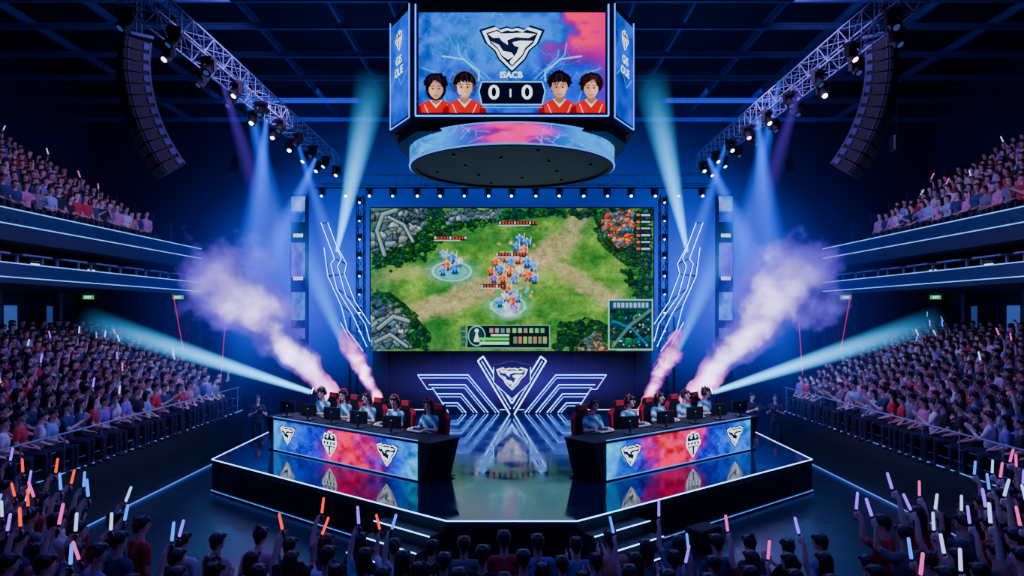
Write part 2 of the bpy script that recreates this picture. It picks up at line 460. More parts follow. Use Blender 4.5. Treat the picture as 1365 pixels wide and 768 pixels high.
def desk(loc,rz,flip):
    root=empty('player_desk',loc,rz)
    t=MB(); t.slab([(-.30,.02),(DL+.30,.02),(DL+.30,.05),(-.30,.05)],0.0,.8)
    t.box((DL/2,.02,.47),(DL-.1,.03,.84)); t.build('front_board',[M_black],root)
    t=MB(); t.rbox((DL/2,.43,.82),(DL+.74,.92,.055),.012); t.build('desk_top',[M_blackm],root)
    for sx in (0,1):
        t=MB()
        x0=DL if sx else 0; d=1 if sx else -1
        pts=[(x0,.0),(x0+d*.12,.0),(x0+d*.36,.80),(x0,.80)]
        t.slab(pts,0.0,.86); t.build('end_panel',[M_black],root)
    cv=desk_canvas(flip); cv.obj('led_front_panel',flatmap(DL,.80,DL/2,-.012,.45),M_panel2,root,1.3,2.5)
    fr=MB()
    for z in (.04,.86): fr.box((DL/2,-.012,z),(DL,.03,.014))
    fr.build('led_edge_strip',[M_ledthin],root)
    xs=(.62,2.35,4.35) if not flip else (.75,2.9,4.6)
    emblem(root,xs[0],.48,-.02,.24); emblem(root,xs[1],.46,-.02,.37,1); emblem(root,xs[2],.47,-.02,.26)
    tag(root,'long black desk with glowing blue and red front and emblems','desk',group='player desks')
    return root
AN=math.atan2(3.3,4.14)
DLoc=Vector((-6.1,17.5,SZ)); DRoc=Vector((1.96,14.2,SZ))
desk(DLoc,-AN,False); desk(DRoc,AN,True)

# ------------------------------------------------------------------ people
class Prims:
    def __init__(s): s.L=[]
    def cap(s,a,b,ra,rb,t): s.L.append(('c',Vector(a),Vector(b),ra,rb,t))
    def ell(s,c,r,t): s.L.append(('e',Vector(c),Vector(r),0,0,t))
def nearest_tag(C,L,tags):
    best=np.full(len(C),1e9); ti=np.zeros(len(C),int)
    for k,a,c,ra,rb,t in L:
        a=np.array(a);c=np.array(c)
        if k=='c':
            d=c-a; q=d@d+1e-9; s=np.clip(((C-a)@d)/q,0,1); D=np.linalg.norm(C-a-s[:,None]*d,axis=1)-(ra+(rb-ra)*s)
        else: D=(np.linalg.norm((C-a)/c,axis=1)-1)*min(c)
        if t in ('eye','lip'): D=D-.004
        m=D<best; best[m]=D[m]; ti[m]=tags.index(t)
    return ti
def prims_mesh(name,P,voxel,mats,tags,smooth=2):
    b=MB()
    for k,a,c,ra,rb,t in P.L:
        if k=='c': b.capsule(a,c,ra,rb)
        else: b.ell(a,c)
    o=bpy.data.objects.new(name,b.mesh(name)); COL.objects.link(o)
    r=o.modifiers.new('r','REMESH'); r.mode='VOXEL'; r.voxel_size=voxel; r.adaptivity=0
    if smooth:
        sm=o.modifiers.new('s','SMOOTH'); sm.iterations=smooth; sm.factor=.5
    dg=bpy.context.evaluated_depsgraph_get(); dg.update()
    me=bpy.data.meshes.new_from_object(o.evaluated_get(dg)); bpy.data.objects.remove(o)
    me.name=name; me.materials.clear()
    n=len(me.polygons); C=np.empty(n*3); me.polygons.foreach_get('center',C); C=C.reshape(-1,3)
    ti=nearest_tag(C,P.L,tags)
    for mm in mats: me.materials.append(mm)
    me.polygons.foreach_set('material_index',(ti if mats else ti*0).astype(np.int32)); me.polygons.foreach_set('use_smooth',np.ones(n,bool)); me.update()
    return me
TAGS=['skin','shirt','pants','shoe','eye','lip']
def hand(P,w,d,n,s,curl):
    w=Vector(w);d=Vector(d).normalized();n=Vector(n).normalized();s=Vector(s).normalized()
    for off,l in ((.031,.070),(.0105,.080),(-.0105,.074),(-.031,.058)):
        k=w+d*(.088-abs(off)*.25)+s*off
        P.cap(w+s*off*.55+d*.005,k,.0165,.0125,'skin')
        pos=k
        for g,(fr,ca) in enumerate(((.45,.6),(.30,1.5),(.25,2.2))):
            a=curl*ca; dv=d*math.cos(a)+n*math.sin(a); nx=pos+dv*l*fr*1.05; P.cap(pos,nx,.0098-.0006*g,.0092-.0006*g,'skin'); pos=nx
    b0=w+d*.022+s*.026; b1=b0+(s*.75+d*.75+n*.15).normalized()*.042; b2=b1+(d*.75+s*.1+n*(.2+.5*curl)).normalized()*.032
    P.cap(b0,b1,.0135,.0115,'skin'); P.cap(b1,b2,.0112,.0095,'skin')
def figure(arms='lap',stand=False,lean=0.0,headturn=0.0,detail=True,female=False,headpitch=0.0,footlift=0.0):
    P=Prims(); sh=.165 if female else .182
    z0=.40 if stand else 0.0
    def up(x,y,z):
        dz=z-.55; return Vector((x,y-dz*lean,z+z0))
    P.ell(up(0,0,.565),(.165,.125,.125),'pants')
    P.ell(up(0,-.005,.70),(.145 if not female else .13,.108,.17),'shirt')
    P.ell(up(0,-.005,.90),(sh-.012,.118,.17),'shirt')
    P.cap(up(-sh+.02,.01,1.015),up(sh-.02,.01,1.015),.066,.066,'shirt')
    P.cap(up(0,.012,1.04),up(0,-.002,1.17),.056,.052,'skin')
    hc=up(0,-.015,1.265)
    R=Matrix.Rotation(headturn,3,'Z')@Matrix.Rotation(-headpitch,3,'X')
    def hd(x,y,z): return hc+R@Vector((x,y,z))
    P.ell(hc+R@Vector((0,.008,.015)),(.077,.096,.104),'skin')
    P.cap(hd(0,-.028,-.045),hd(0,-.05,-.078),.056,.034,'skin')
    P.cap(hd(0,-.088,.018),hd(0,-.108,-.020),.010,.0145,'skin')
    for s in (-1,1):
        P.cap(hd(s*.078,.01,.012),hd(s*.076,.012,-.02),.014,.011,'skin')
        if detail:
            P.ell(hd(s*.031,-.083,.012),(.014,.010,.009),'eye')
            P.cap(hd(s*.018,-.090,.034),hd(s*.045,-.082,.036),.0055,.004,'eye')
    if detail: P.cap(hd(-.018,-.083,-.052),hd(.018,-.083,-.052),.0075,.0075,'lip')
    grip=None
    for s in (-1,1):
        S=up(s*sh,.01,1.01)
        mode=arms
        if arms=='raise': mode='raise' if s>0 else 'lap'
        if arms=='raisehigh': mode='raisehigh' if s>0 else 'lap'
        if stand and mode=='lap': mode='hang'
        if mode=='lap': E=up(s*.235,.0,.755); W=Vector((s*.10,-.20,.665)); hdv=(-s*.5,-.8,-.15); n=(0,-.1,-1); sd=(-s,.3,0)
        elif mode=='type': E=up(s*.245,-.07,.79); W=Vector((s*.19,-.31,.835)); hdv=(-s*.1,-1,-.05); n=(0,0,-1); sd=(-s,0,0)
        elif mode=='clap': E=up(s*.25,-.13,.80); W=Vector((s*.045,-.33,.97+z0)); hdv=(-s*.05,-.7,.7); n=(-s,0,0); sd=(0,.7,.7)
        elif mode=='raise': E=up(s*.27,-.13,1.10); W=E+Vector((-s*.02,-.02,.245)); hdv=(0,-1,.25); n=(-s,0,0); sd=(0,.25,1)
        elif mode=='raisehigh': E=up(s*.25,-.06,1.26); W=E+Vector((-s*.02,-.05,.24)); hdv=(0,-1,.35); n=(-s,0,0); sd=(0,.35,1)
        elif mode=='hang': E=up(s*.235,.02,.735); W=Vector((s*.24,-.07,.50+z0)); hdv=(0,-.15,-1); n=(-s,0,0); sd=(0,-1,.1)
        elif mode=='hold': E=up(s*.24,-.05,.76); W=Vector((s*.11,-.27,.88+z0)); hdv=(-s*.4,-.8,.2); n=(-s,0,0); sd=(0,.2,1)
        mid=S.lerp(E,.62)
        P.cap(S,mid,.058,.050,'shirt'); P.cap(mid,E,.043,.038,'skin'); P.cap(E,E.lerp(W,.45),.039,.036,'skin'); P.cap(E.lerp(W,.45),W,.036,.025,'skin')
        curl={'raise':1.15,'raisehigh':1.15,'type':.32,'lap':.4,'clap':.1,'hang':.4,'hold':.8}[mode]
        hand(P,W,hdv,n,sd,curl)
        if mode in('raise','raisehigh') and s>0:
            grip=W+Vector(hdv).normalized()*.088+Vector(n)*.024
        Hh=Vector((s*.092,0,.53+z0))
        if stand: K=Vector((s*.11,-.02,.50)); A=Vector((s*.12,.02,.09))
        else: K=Vector((s*.125,-.43,.51)); A=Vector((s*.13,-.44,.09+footlift))
        P.cap(Hh,K,.088,.060,'pants'); P.cap(K,K.lerp(A,.4),.058,.055,'pants'); P.cap(K.lerp(A,.4),A,.055,.038,'pants')
        P.cap(A+Vector((0,.035,-.045)),A+Vector((s*.02,-.16,-.055)),.042,.034,'shoe')
    return P,hc,R,grip
def hair_prims(hc,R,style):
    P=Prims()
    def q(x,y,z): return hc+R@Vector((x,y,z))
    P.ell(q(0,.022,.038),(.089,.096,.093),'hair')
    P.cap(q(-.055,-.055,.075),q(.055,-.055,.075),.034,.034,'hair')
    for s in (-1,1): P.cap(q(s*.070,.0,.06),q(s*.074,.012,-.0),.024,.018,'hair')
    P.cap(q(0,.07,.02),q(0,.072,-.045),.052,.040,'hair')
    if style=='long':
        for s in (-1,1): P.cap(q(s*.066,.025,.01),q(s*.085,.03,-.17),.038,.026,'hair')
        P.cap(q(0,.07,.0),q(0,.085,-.20),.066,.045,'hair')
    elif style=='spiky':
        for a in range(7):
            t=a/7*2*pi; P.cap(q(.05*math.cos(t),.02+.05*math.sin(t),.09),q(.085*math.cos(t),.02+.085*math.sin(t),.135),.024,.008,'hair')
        for x in (-.045,-.01,.03): P.cap(q(x,-.075,.085),q(x+.012,-.096,.045),.016,.008,'hair')
    elif style=='bun': P.ell(q(0,.06,.14),(.04,.04,.036),'hair')
    return P
def make_person(name,arms,voxel,hairstyle,shirtmat,skinmat,hairmat,**kw):
    P,hc,R,grip=figure(arms,**kw)
    me=prims_mesh(name,P,voxel,[skinmat,shirtmat,M_pants,M_shoe,M_eye,M_lip],TAGS,2 if voxel<.02 else 1)
    hm=prims_mesh('hair',hair_prims(hc,R,hairstyle),max(voxel,.011),[hairmat],['hair'],1)
    o=bpy.data.objects.new('person',me); COL.objects.link(o)
    h=bpy.data.objects.new('hair',hm); COL.objects.link(h); h.parent=o
    return o,grip,hc,R

def headset(parent,hc,R,mat):
    b=MB(); pts=[]
    for k in range(13):
        a=pi*k/12; pts.append(hc+R@Vector((.104*math.cos(a),.012,.012+.138*math.sin(a))))
    b.path(pts,.014,8)
    for s in (-1,1):
        b.cyl(hc+R@Vector((s*.083,.012,0)),hc+R@Vector((s*.116,.012,0)),.048,.040,14,1)
    b.path([hc+R@Vector((-.1,-.01,-.02)),hc+R@Vector((-.085,-.085,-.06)),hc+R@Vector((-.03,-.115,-.065))],.005,6)
    return b.build('headset',[mat,M_black],parent,smooth=True)
pl=[]
for i,(hs,ht,ln,hm,hp,fem) in enumerate((('spiky',.45,.12,M_hair,.05,False),('short',.1,.16,M_hairb,.1,False),('long',.3,.1,M_hair,.05,True))):
    o,g,hc,R=make_person('player_body','type',.0062,hs,M_jersey,M_skin2,hm,lean=ln*.6,headturn=ht,headpitch=hp,female=fem,footlift=.05)
    headset(o,hc,R,M_red if i!=1 else M_black); pl.append(o)

def gaming_chair():
    root=empty('gaming_chair')
    b=MB(); b.rbox((0,-.02,.50),(.50,.50,.09),.025)
    for s in (-1,1): b.rbox((s*.25,-.02,.54),(.07,.46,.09),.02)
    b.build('seat',[M_black],root)
    b=MB()
    b.slab([(-.20,.56),(.20,.56),(.25,.80),(.27,1.10),(.20,1.20),(.15,1.38),(-.15,1.38),(-.20,1.20),(-.27,1.10),(-.25,.80)],.24,.32)
    b.build('backrest',[M_black],root,bevel=.015)
    b=MB()
    for s in (-1,1): b.slab([(s*.20,.60),(s*.24,.62),(s*.285,1.08),(s*.20,1.22),(s*.17,1.20),(s*.235,1.06)],.225,.335)
    b.slab([(-.13,1.27),(.13,1.27),(.13,1.39),(-.13,1.39)],.22,.26)
    b.build('bolster',[M_red],root)
    b=MB(); b.cyl((0,0,.10),(0,0,.46),.035,.028,12)
    b.build('gas_column',[M_dkmetal],root)
    b=MB()
    for k in range(5):
        a=k*2*pi/5; d=Vector((math.cos(a),math.sin(a),0)); b.cyl(Vector((0,0,.12)),d*.32+Vector((0,0,.08)),.028,.02,8); b.cyl(d*.32+Vector((0,.02,.035)),d*.32+Vector((0,-.02,.035)),.035,.035,10)
    b.build('star_base',[M_black],root)
    for s in (-1,1):
        b=MB(); b.box((s*.33,.05,.62),(.03,.05,.2)); b.rbox((s*.33,-.02,.72),(.07,.26,.035),.012); b.build('armrest',[M_black],root)
    return root
chair0=gaming_chair()
def monitor():
    root=empty('computer_monitor')
    b=MB(); b.rbox((0,0,.25),(.50,.035,.29),.012); b.build('display_housing',[M_black],root)
    b=MB(); b.box((0,.02,.25),(.47,.006,.26)); b.build('screen',[emit('monitor_screen',(.15,.35,.9),1.0)],root)
    b=MB(); b.box((0,-.03,.15),(.05,.03,.26)); b.build('stand',[M_dkmetal],root)
    b=MB(); b.rbox((0,-.02,.012),(.22,.18,.024),.006); b.build('stand_foot',[M_black],root)
    b=MB(); b.cyl((0,-.02,.27),(0,-.026,.27),.02,.02,16); b.build('badge',[M_ledb],root)
    return root
mon0=monitor()
def keyboard():
    b=MB(); b.rbox((0,0,.014),(.42,.14,.022),.006)
    o=b.build('keyboard',[M_black])
    k=MB()
    for r in range(4):
        for c in range(13): k.box((-.19+c*.0315,-.05+r*.033,.029),(.026,.026,.010))
    k.build('keycap_grid',[pbr('backlit_keys',(.05,.05,.08),.5,em=(.2,.3,1),es=.6)],o); return o
kb0=keyboard()
def mouse():
    b=MB(); b.ell((0,0,.016),(.032,.055,.018)); o=b.build('computer_mouse',[M_black],smooth=True)
    w=MB(); w.cyl((-.004,-.025,.033),(.004,-.025,.033),.006,n=10); w.build('scroll_wheel',[M_ledred],o); return o
ms0=mouse()
def seat_players(root_loc,rz,ts,side):
    base=Matrix.Translation(root_loc)@Matrix.Rotation(rz,4,'Z')
    sx=-1 if side==0 else 1
    for i,t in enumerate(ts):
        x=t
        p=pl[(i*2+side)%3]
        n=dup(p,None,base@Matrix.Translation((x,1.20,-.055))@Matrix.Scale(1.15,4))
        tag(n,('player in blue and white jersey wearing a headset, hands on keyboard'),'person',group='players')
        c=dup(chair0,None,base@Matrix.Translation((x,1.24,0))@Matrix.Rotation(random.uniform(-.06,.06),4,'Z')); tag(c,'black and red gaming chair behind the desk','chair',group='gaming chairs')
        m=dup(mon0,None,base@Matrix.Translation((x+sx*.30,.30,.85))@Matrix.Rotation(-sx*.25,4,'Z')); tag(m,'black computer monitor standing on the desk','monitor',group='desk monitors')
        k=dup(kb0,None,base@Matrix.Translation((x,.70,.85))); tag(k,'black backlit keyboard on the desk','keyboard',group='keyboards')
        k=dup(ms0,None,base@Matrix.Translation((x-.32,.72,.85))); tag(k,'small black computer mouse on the desk','mouse',group='mice')
seat_players(DLoc,-AN,[.45,1.35,2.3,3.3,4.45],0)
seat_players(DRoc,AN,[.75,2.0,3.1,4.1,5.0],1)
for o in pl+[chair0,mon0,kb0,ms0]: kill(o)

# ------------------------------------------------------------------ emblem backdrop
root=empty('emblem_backdrop',(0,24.2,SZ)); k=1/37.6
def pp(pts,m=1): return [(m*x*k,-y*k) for x,y in pts]
M_neon=emit('neon_blue',(.09,.27,1),7)
M_board=pbr('backdrop_board',(.01,.015,.05),.3,.3)
for m in (-1,1):
    b=MB(); b.slab(pp([(-126,-52),(-52,-52),(-14,0),(-84,0)],m),-.12,.15); b.build('wing_board',[M_board],root)
    b=MB()
    for j,(x0,x1,y) in enumerate(((-125,-58,-51),(-110,-62,-38),(-101,-67,-26),(-93,-72,-14))):
        pts=[(x0,y),(x1,y),(x1+ (0-y)*.80,-1)]
        b.path([Vector((p[0],-.15,p[1])) for p in pp(pts,m)],.018,6)
        b.path([Vector((p[0],-.15,p[1])) for p in pp([(x0+4,y+4),(x1-1,y+4),(x1-1+(-y-4)*.80,-1)],m)],.008,6)
    b.path([Vector((p[0],-.15,p[1])) for p in pp([(-125,-51),(-112,-32),(-104,-32),(-84,-1)],m)],.012,6)
    b.build('led_line',[M_neon],root)
    b=MB(); b.slab(pp([(-45,-74),(-34,-74),(0,-14),(0,0),(-6,0)],m),-.3,-.05); b.build('chevron_board',[M_black],root)
    b=MB()
    b.path([Vector((p[0],-.32,p[1])) for p in pp([(-45,-70),(-38,-76),(0,-14)],m)],.022,6)
    b.path([Vector((p[0],-.32,p[1])) for p in pp([(-45,-70),(-3,0)],m)],.022,6)
    b.path([Vector((p[0],-.34,p[1])) for p in pp([(-24,-62),(-24,-42),(0,-20)],m)],.016,6)
    b.path([Vector((p[0],-.32,p[1])) for p in pp([(-40,-70),(-2,-7)],m)],.010,6)
    b.build('led_line',[M_ledw],root)
b=MB(); b.slab(pp([(-24,-64),(0,-70),(24,-64),(24,-42),(0,-20),(-24,-42)]),-.36,-.1); b.build('shield_board',[M_black],root)
emblem(root,0,49*k,-.38,.42)
tag(root,'dark angular backdrop with glowing blue lines and shield emblem','stage backdrop')

# ------------------------------------------------------------------ main LED wall
def game_canvas():
    c=Canvas(376,190,1.6); X,Y=c.X,c.Y
    n=fbm(X/30,Y/22,3,5); n2=fbm(X/7,Y/5,8,3); n3=fbm(X/2.2,Y/1.6,77,2)
    g0=np.array((40,92,44.));g1=np.array((110,150,66.))
    t=np.clip((n-.28)*2.0,0,1)[...,None]; c.C[:]=g0*(1-t)+g1*t
    w=(fbm(X/14,Y/10,33,4)-.5)*20
    P=(166,152,112)
    c.line([(35,150),(85,130),(140,112),(190,92),(228,66),(262,36),(284,0)],15,P,.8,12,w)
    c.line([(228,66),(262,86),(310,118),(376,150)],13,P,.8,12,w)
    c.line([(140,112),(120,90),(60,82),(0,98)],7,P,.4,10,w)
    c.ell(205,85,46,30,(150,144,104),.4,.7)
    c.C*= (.62+.42*n2+.34*n3)[...,None]
    rd=np.random.RandomState(4)
    for i in range(110):
        tt=rd.rand(); x=130+tt*130+rd.uniform(-14,14); y=118-tt*80+rd.uniform(-14,14); c.line([(x,y),(x+rd.uniform(-10,10),y+rd.uniform(-6,6))],.25,(92,80,58),.6,.8)
    wr=(fbm(X/9,Y/7,91,4)-.5)*24
    STN=[(92,112,120),(112,130,130),(70,90,106),(128,142,138)]
    GRN=[(22,66,44),(32,86,42),(18,54,52),(52,106,48)]
    c.cells([(0,0),(376,0),(376,10),(250,14),(190,14),(150,26),(120,30),(90,46),(66,70),(0,86)],4,GRN,5,2.4,wr,.92)
    c.cells([(0,0),(82,0),(70,24),(46,46),(0,58)],8,STN,6,2.2,wr*.8,1,1.3,.2)
    c.cells([(96,2),(178,2),(170,12),(130,16),(100,22)],5,STN,16,1.6,wr*.4)
    c.cells([(0,108),(30,114),(58,138),(76,165),(82,190),(0,190)],4,GRN,7,2.4,wr,.92)
    c.cells([(0,122),(26,124),(48,146),(54,190),(0,190)],9,STN,8,2.2,wr*.8,1,1.3,.2)
    c.cells([(250,156),(285,142),(325,158),(330,190),(244,190)],4,GRN,9,2.4,wr,.92)
    c.cells([(284,170),(306,164),(314,190),(278,190)],5,[(175,95,70),(110,120,116),(70,100,90)],10,1.4,wr*.6)
    c.cells([(296,0),(376,0),(376,86),(336,74),(306,50)],4,GRN+[(50,70,76)],11,2.4,wr,.92)
    c.cells([(310,6),(350,2),(352,44),(330,54),(308,30)],5,[(215,90,60),(225,130,85),(70,125,165),(70,95,115),(120,100,95)],12,1.6,wr*.5)
    c.cells([(336,84),(376,80),(376,122),(350,120)],4,GRN,13,2.4,wr,.92)
    for pts,w_ in (([(18,62),(8,30),(16,8),(34,2)],2.6),([(56,44),(44,22),(24,12)],2.0),([(10,160),(30,144),(50,150)],2.6),([(6,178),(26,168),(48,184)],2.2)):
        c.line(pts,w_+1.4,(14,26,32),.8,1.5); c.line(pts,w_,(116,134,134),1,1.2); c.line([(x-.7,y-1) for x,y in pts],w_*.35,(170,188,182),.8,1)
    for i in range(70):
        x,y=((rd.uniform(60,300),rd.uniform(24,44)),(rd.uniform(70,260),rd.uniform(140,188)))[i%2]
        c.ell(x,y,rd.uniform(2,6),rd.uniform(1.2,3),(24,72,32),.5,.8)
    edge=np.clip(1-np.minimum(np.minimum(X,376-X)/60,np.minimum(Y,190-Y)/40),0,1); c.blend(edge*.18,(14,50,70))
    def fighter(x,y,s,base,acc):
        base=np.array(base,float);acc=np.array(acc,float)
        c.ell(x,y+5*s,5*s,2*s,(8,20,20),.7,.5)
        for q in (-1,1):
            c.line([(x+q*1.2*s,y+1*s),(x+q*2.1*s,y+5*s)],.9*s,base*.5,1,.8)
            c.line([(x+q*2.4*s,y-2.4*s),(x+q*4.2*s,y+.6*s)],.9*s,base*.75,1,.8)
            c.ell(x+q*2.8*s,y-3*s,1.8*s,1.4*s,acc,1,.4)
        c.poly([(x-2.8*s,y-3.4*s),(x+2.8*s,y-3.4*s),(x+1.7*s,y+2*s),(x-1.7*s,y+2*s)],base)
        c.line([(x-1.2*s,y-2.6*s),(x-.4*s,y+1.4*s)],.6*s,np.minimum(base*1.6+30,255),.9,.8)
        c.ell(x,y-5*s,1.7*s,1.9*s,acc*.9,1,.3); c.line([(x+4*s,y+2*s),(x+rd.uniform(3,6)*s,y-7*s)],.4*s,(225,240,255),.9,.8)
    def glow(cx,cy,rx,ry,col,a):
        d=np.sqrt(((X-cx)/rx)**2+((Y-cy)/ry)**2); c.blend(np.clip(1-d,0,1)**1.3*a,col)
    for cx,cy,rx,ry in ((108,84,30,15),(183,130,26,15)):
        glow(cx,cy,rx*1.5,ry*1.5,(60,190,255),.8); c.ring(cx,cy,rx*.85,ry*.85,.07,(190,245,255),.95); c.ring(cx,cy,rx*.6,ry*.6,.05,(120,220,255),.7)
    glow(190,78,50,26,(255,170,120),.35)
    BL=((40,90,220),(150,205,255)); OR=((205,60,50),(255,180,120)); WH=((190,200,225),(245,250,255)); PU=((110,50,190),(240,130,230))
    L=[(96,62,1.1,BL),(108,66,1.3,BL),(101,76,1.2,OR),(112,80,1.3,BL),(96,84,1.0,BL),(118,72,1.0,WH),
       (198,42,1.2,BL),(208,46,1.1,BL),(194,52,1.1,BL),(204,56,1.2,OR),
       (166,72,1.1,OR),(176,66,1.2,OR),(186,72,1.3,BL),(196,68,1.1,OR),(208,72,1.3,BL),(216,78,1.1,BL),(172,82,1.3,BL),(184,84,1.2,OR),(198,84,1.2,WH),(160,84,1.0,OR),(210,90,1.3,OR),(218,94,1.1,BL),(192,94,1.1,BL),(176,94,1.1,OR),(164,94,1.0,PU),
       (182,108,1.2,OR),(190,114,1.2,BL),(178,118,1.1,WH),(188,124,1.4,OR),(196,120,1.0,BL),(180,132,1.2,WH),(192,134,1.1,PU),(172,126,1.0,BL)]
    for x,y,s,(a,b_) in L: fighter(x,y,s,a,b_)
    glow(184,140,20,12,(235,248,255),.95); glow(98,64,8,9,(255,250,230),.6); glow(200,60,10,8,(255,235,190),.7); glow(160,112,6,8,(255,110,60),.9)
    for i in range(34): glow(rd.uniform(155,222),rd.uniform(45,140),rd.uniform(2,5),rd.uniform(2,5),((120,210,255),(255,190,130),(240,250,255))[i%3],.8)
    for (x,y,w_) in ((84,40,44),(170,20,52),(166,62,40),(146,104,34)):
        c.rect(x,y-3,x+w_,y+3,(12,18,26),.85)
        for i in range(int(w_/4)): c.rect(x+1+i*4,y-2,x+3.2+i*4,y+1,(215,60,55) if (i%5) else (235,235,235),.9)
        c.rect(x,y+2,x+w_*.8,y+3.4,(225,235,240),.8)
    c.rect(128,156,238,186,(6,20,26),.94); c.ring(141,170,11,13,.12,(130,210,205)); c.ell(141,170,9,11,(24,52,56),1); c.poly([(137,178),(141,162),(145,178)],(220,232,235)); c.ell(141,163,3,3,(225,235,235))
    for q in (((128,156),(238,156)),((128,186),(238,186)),((238,156),(238,186)),((128,156),(128,186))): c.line(q,.5,(120,180,170),.9,.7)
    for i in range(10):
        c.rect(158+i*7.6,160,163+i*7.6,166,(70+rd.randint(100),110+rd.randint(80),120),.95)
    for i in range(7): c.rect(190+i*6.6,171,194.6+i*6.6,180,(100+rd.randint(80),110+rd.randint(60),100),.95)
    c.rect(145,172,184,176,(50,200,70)); c.rect(145,178,184,181.5,(150,230,190)); c.rect(160,168,184,170,(210,220,220))
    for i in range(4): c.rect(120,158+i*7,126,163+i*7,(40,70,80),.9)
    c.rect(317,122,375,188,(10,38,42),.96)
    for p in (((317,122),(375,122)),((317,122),(317,188)),((375,122),(375,188)),((317,188),(375,188))): c.line(p,.9,(150,195,180),1,.8)
    c.cells([(319,136),(373,136),(373,186),(319,186)],7,[(16,60,58),(24,72,48),(14,48,60)],31,1.2)
    c.line([(322,184),(345,156),(372,136)],2.2,(80,125,105),.8,1.5); c.line([(322,150),(348,160),(368,182)],1.6,(50,110,170),.7,1.5)
    for i in range(26): c.ell(rd.uniform(322,370),rd.uniform(140,184),1.3,1.3,((60,150,230),(220,70,60),(220,220,120))[i%3],1,.3)
    c.rect(320,124,372,134,(26,70,100),.9)
    for i in range(9): c.rect(323+i*5.4,126,326.5+i*5.4,132,(180,200,210),.8)
    for j in range(6):
        c.rect(352,6+j*9,374,12+j*9,(16,26,38),.85); c.rect(354,7.5+j*9,358,10.5+j*9,(215,90,60)); c.rect(360,8+j*9,372,10+j*9,(170,190,210))
    return c
SW,SH=11.16,5.64
scr=empty('led_wall_screen',(0,27,2.85))
gc=game_canvas(); gc.obj('display_picture',flatmap(SW,SH,0,-.02,SH/2),M_game,scr,1.22,2.1)
b=MB(); b.box((0,.1,SH/2),(SW+.1,.2,SH+.1))
b.build('display_housing',[M_black],scr)
b=MB()
for x in (-5,-2.5,0,2.5,5): b.box((x,.2,-1.42),(.15,.15,2.85))
b.box((0,.35,-1.1),(SW,.1,3.4)); b.build('support_frame',[M_blackm],scr)
tag(scr,'huge glowing video wall showing a green fantasy battle game','screen')

# ------------------------------------------------------------------ light fixtures
def moving_head(lensmat):
    root=empty('moving_head_light')
    b=MB(); b.rbox((0,0,-.05),(.30,.24,.1),.02); b.build('base',[M_blackm],root)
    b=MB()
    for s in (-1,1): b.box((s*.15,0,-.2),(.03,.10,.26))
    b.box((0,0,-.1),(.30,.10,.03)); b.build('yoke',[M_blackm],root)
    b=MB()
    a=Vector((0,0,-.26)); d=Vector((0,-.62,-.78)).normalized()
    b.cyl(a-d*.15,a+d*.15,.09,.115,14); b.cyl(a-d*.2,a-d*.15,.06,.09,14)
    b.build('lamp_head',[M_blackm],root,smooth=False)
    b=MB(); b.cyl(a+d*.15,a+d*.165,.065,.06,14); b.build('lens',[lensmat],root)
    return root
L_w=emit('lens_white',(.6,.8,1),16); L_c=emit('lens_cyan',(.1,.5,1),12); L_p=emit('lens_pink',(1,.45,.85),8); L_o=emit('lens_off',(.05,.1,.4),.6)
FX={'w':moving_head(L_w),'c':moving_head(L_c),'p':moving_head(L_p),'o':moving_head(L_o)}
FL={'w':'white','c':'cyan','p':'pink','o':'unlit'}
def fix(kind,loc,rz=0,s=1,grp='truss lights'):
    o=dup(FX[kind],None,place(loc,rz,s)); tag(o,'black moving-head stage light with %s lens'%FL[kind],'stage light',group=grp); return o

def truss(p0,p1,size,name,label,r=.022,step=.5):
    p0=Vector(p0);p1=Vector(p1); L=(p1-p0).length; d=(p1-p0)/L
    root=empty(name,p0)
    side=d.cross(Vector((0,0,1)))
    side.normalize(); up=side.cross(d).normalized()
    cs=[side*(a*size/2)+up*(c*size/2) for a,c in ((-1,-1),(1,-1),(1,1),(-1,1))]
    for c in cs:
        b=MB(); b.cyl(c,c+d*L,r,r,8); b.build('chord_tube',[M_alu],root,smooth=True)
    b=MB(); n=int(L/step)
    for i in range(n):
        a=d*(L*i/n); e=d*(L*(i+1)/n)
        for k in range(4):
            c0,c1=cs[k],cs[(k+1)%4]
            if (i+k)%2: c0,c1=c1,c0
            b.cyl(a+c0,e+c1,r*.5,r*.5,5)
            b.cyl(a+cs[k],a+cs[(k+1)%4],r*.5,r*.5,5)
    o=b.build('lattice_bracing',[M_alu],root); o['kind']='stuff'
    tag(root,label,'truss'); return root
truss((-7.05,10.5,10.3),(-7.05,27.2,10.3),.5,'lighting_truss','silver box truss holding stage lights')
truss((7.45,10.5,10.3),(7.45,27.2,10.3),.5,'lighting_truss','silver box truss holding stage lights')
truss((-7.7,27.6,9.75),(7.9,27.6,9.75),.42,'lighting_truss','silver box truss spanning above the video wall',.02)
for sx,X in ((-1,-7.05),(1,7.45)):
    seq='oopoowoowopowowcwp'
    for i in range(18):
        y=12.9+i*.80; fix(seq[i],(X+(.25 if i%2 else -.25),y,10.045),sx*.5+random.uniform(-.5,.5),1.0)
b=MB(); b.cyl((-8,27.3,9.35),(8,27.3,9.35),.03,n=8)
for x in (-7,-3.5,0,3.5,7): b.cyl((x,27.3,9.35),(x,27.5,9.56),.015,n=6)
tag(b.build('lamp_bar',[M_black]),'thin black bar carrying a row of lights','lighting bar')
for i in range(17):
    fix('w' if i%3 else 'c',(-7.6+i*.95,27.3,9.335),random.uniform(-.3,.3),.85,'lights above the video wall')
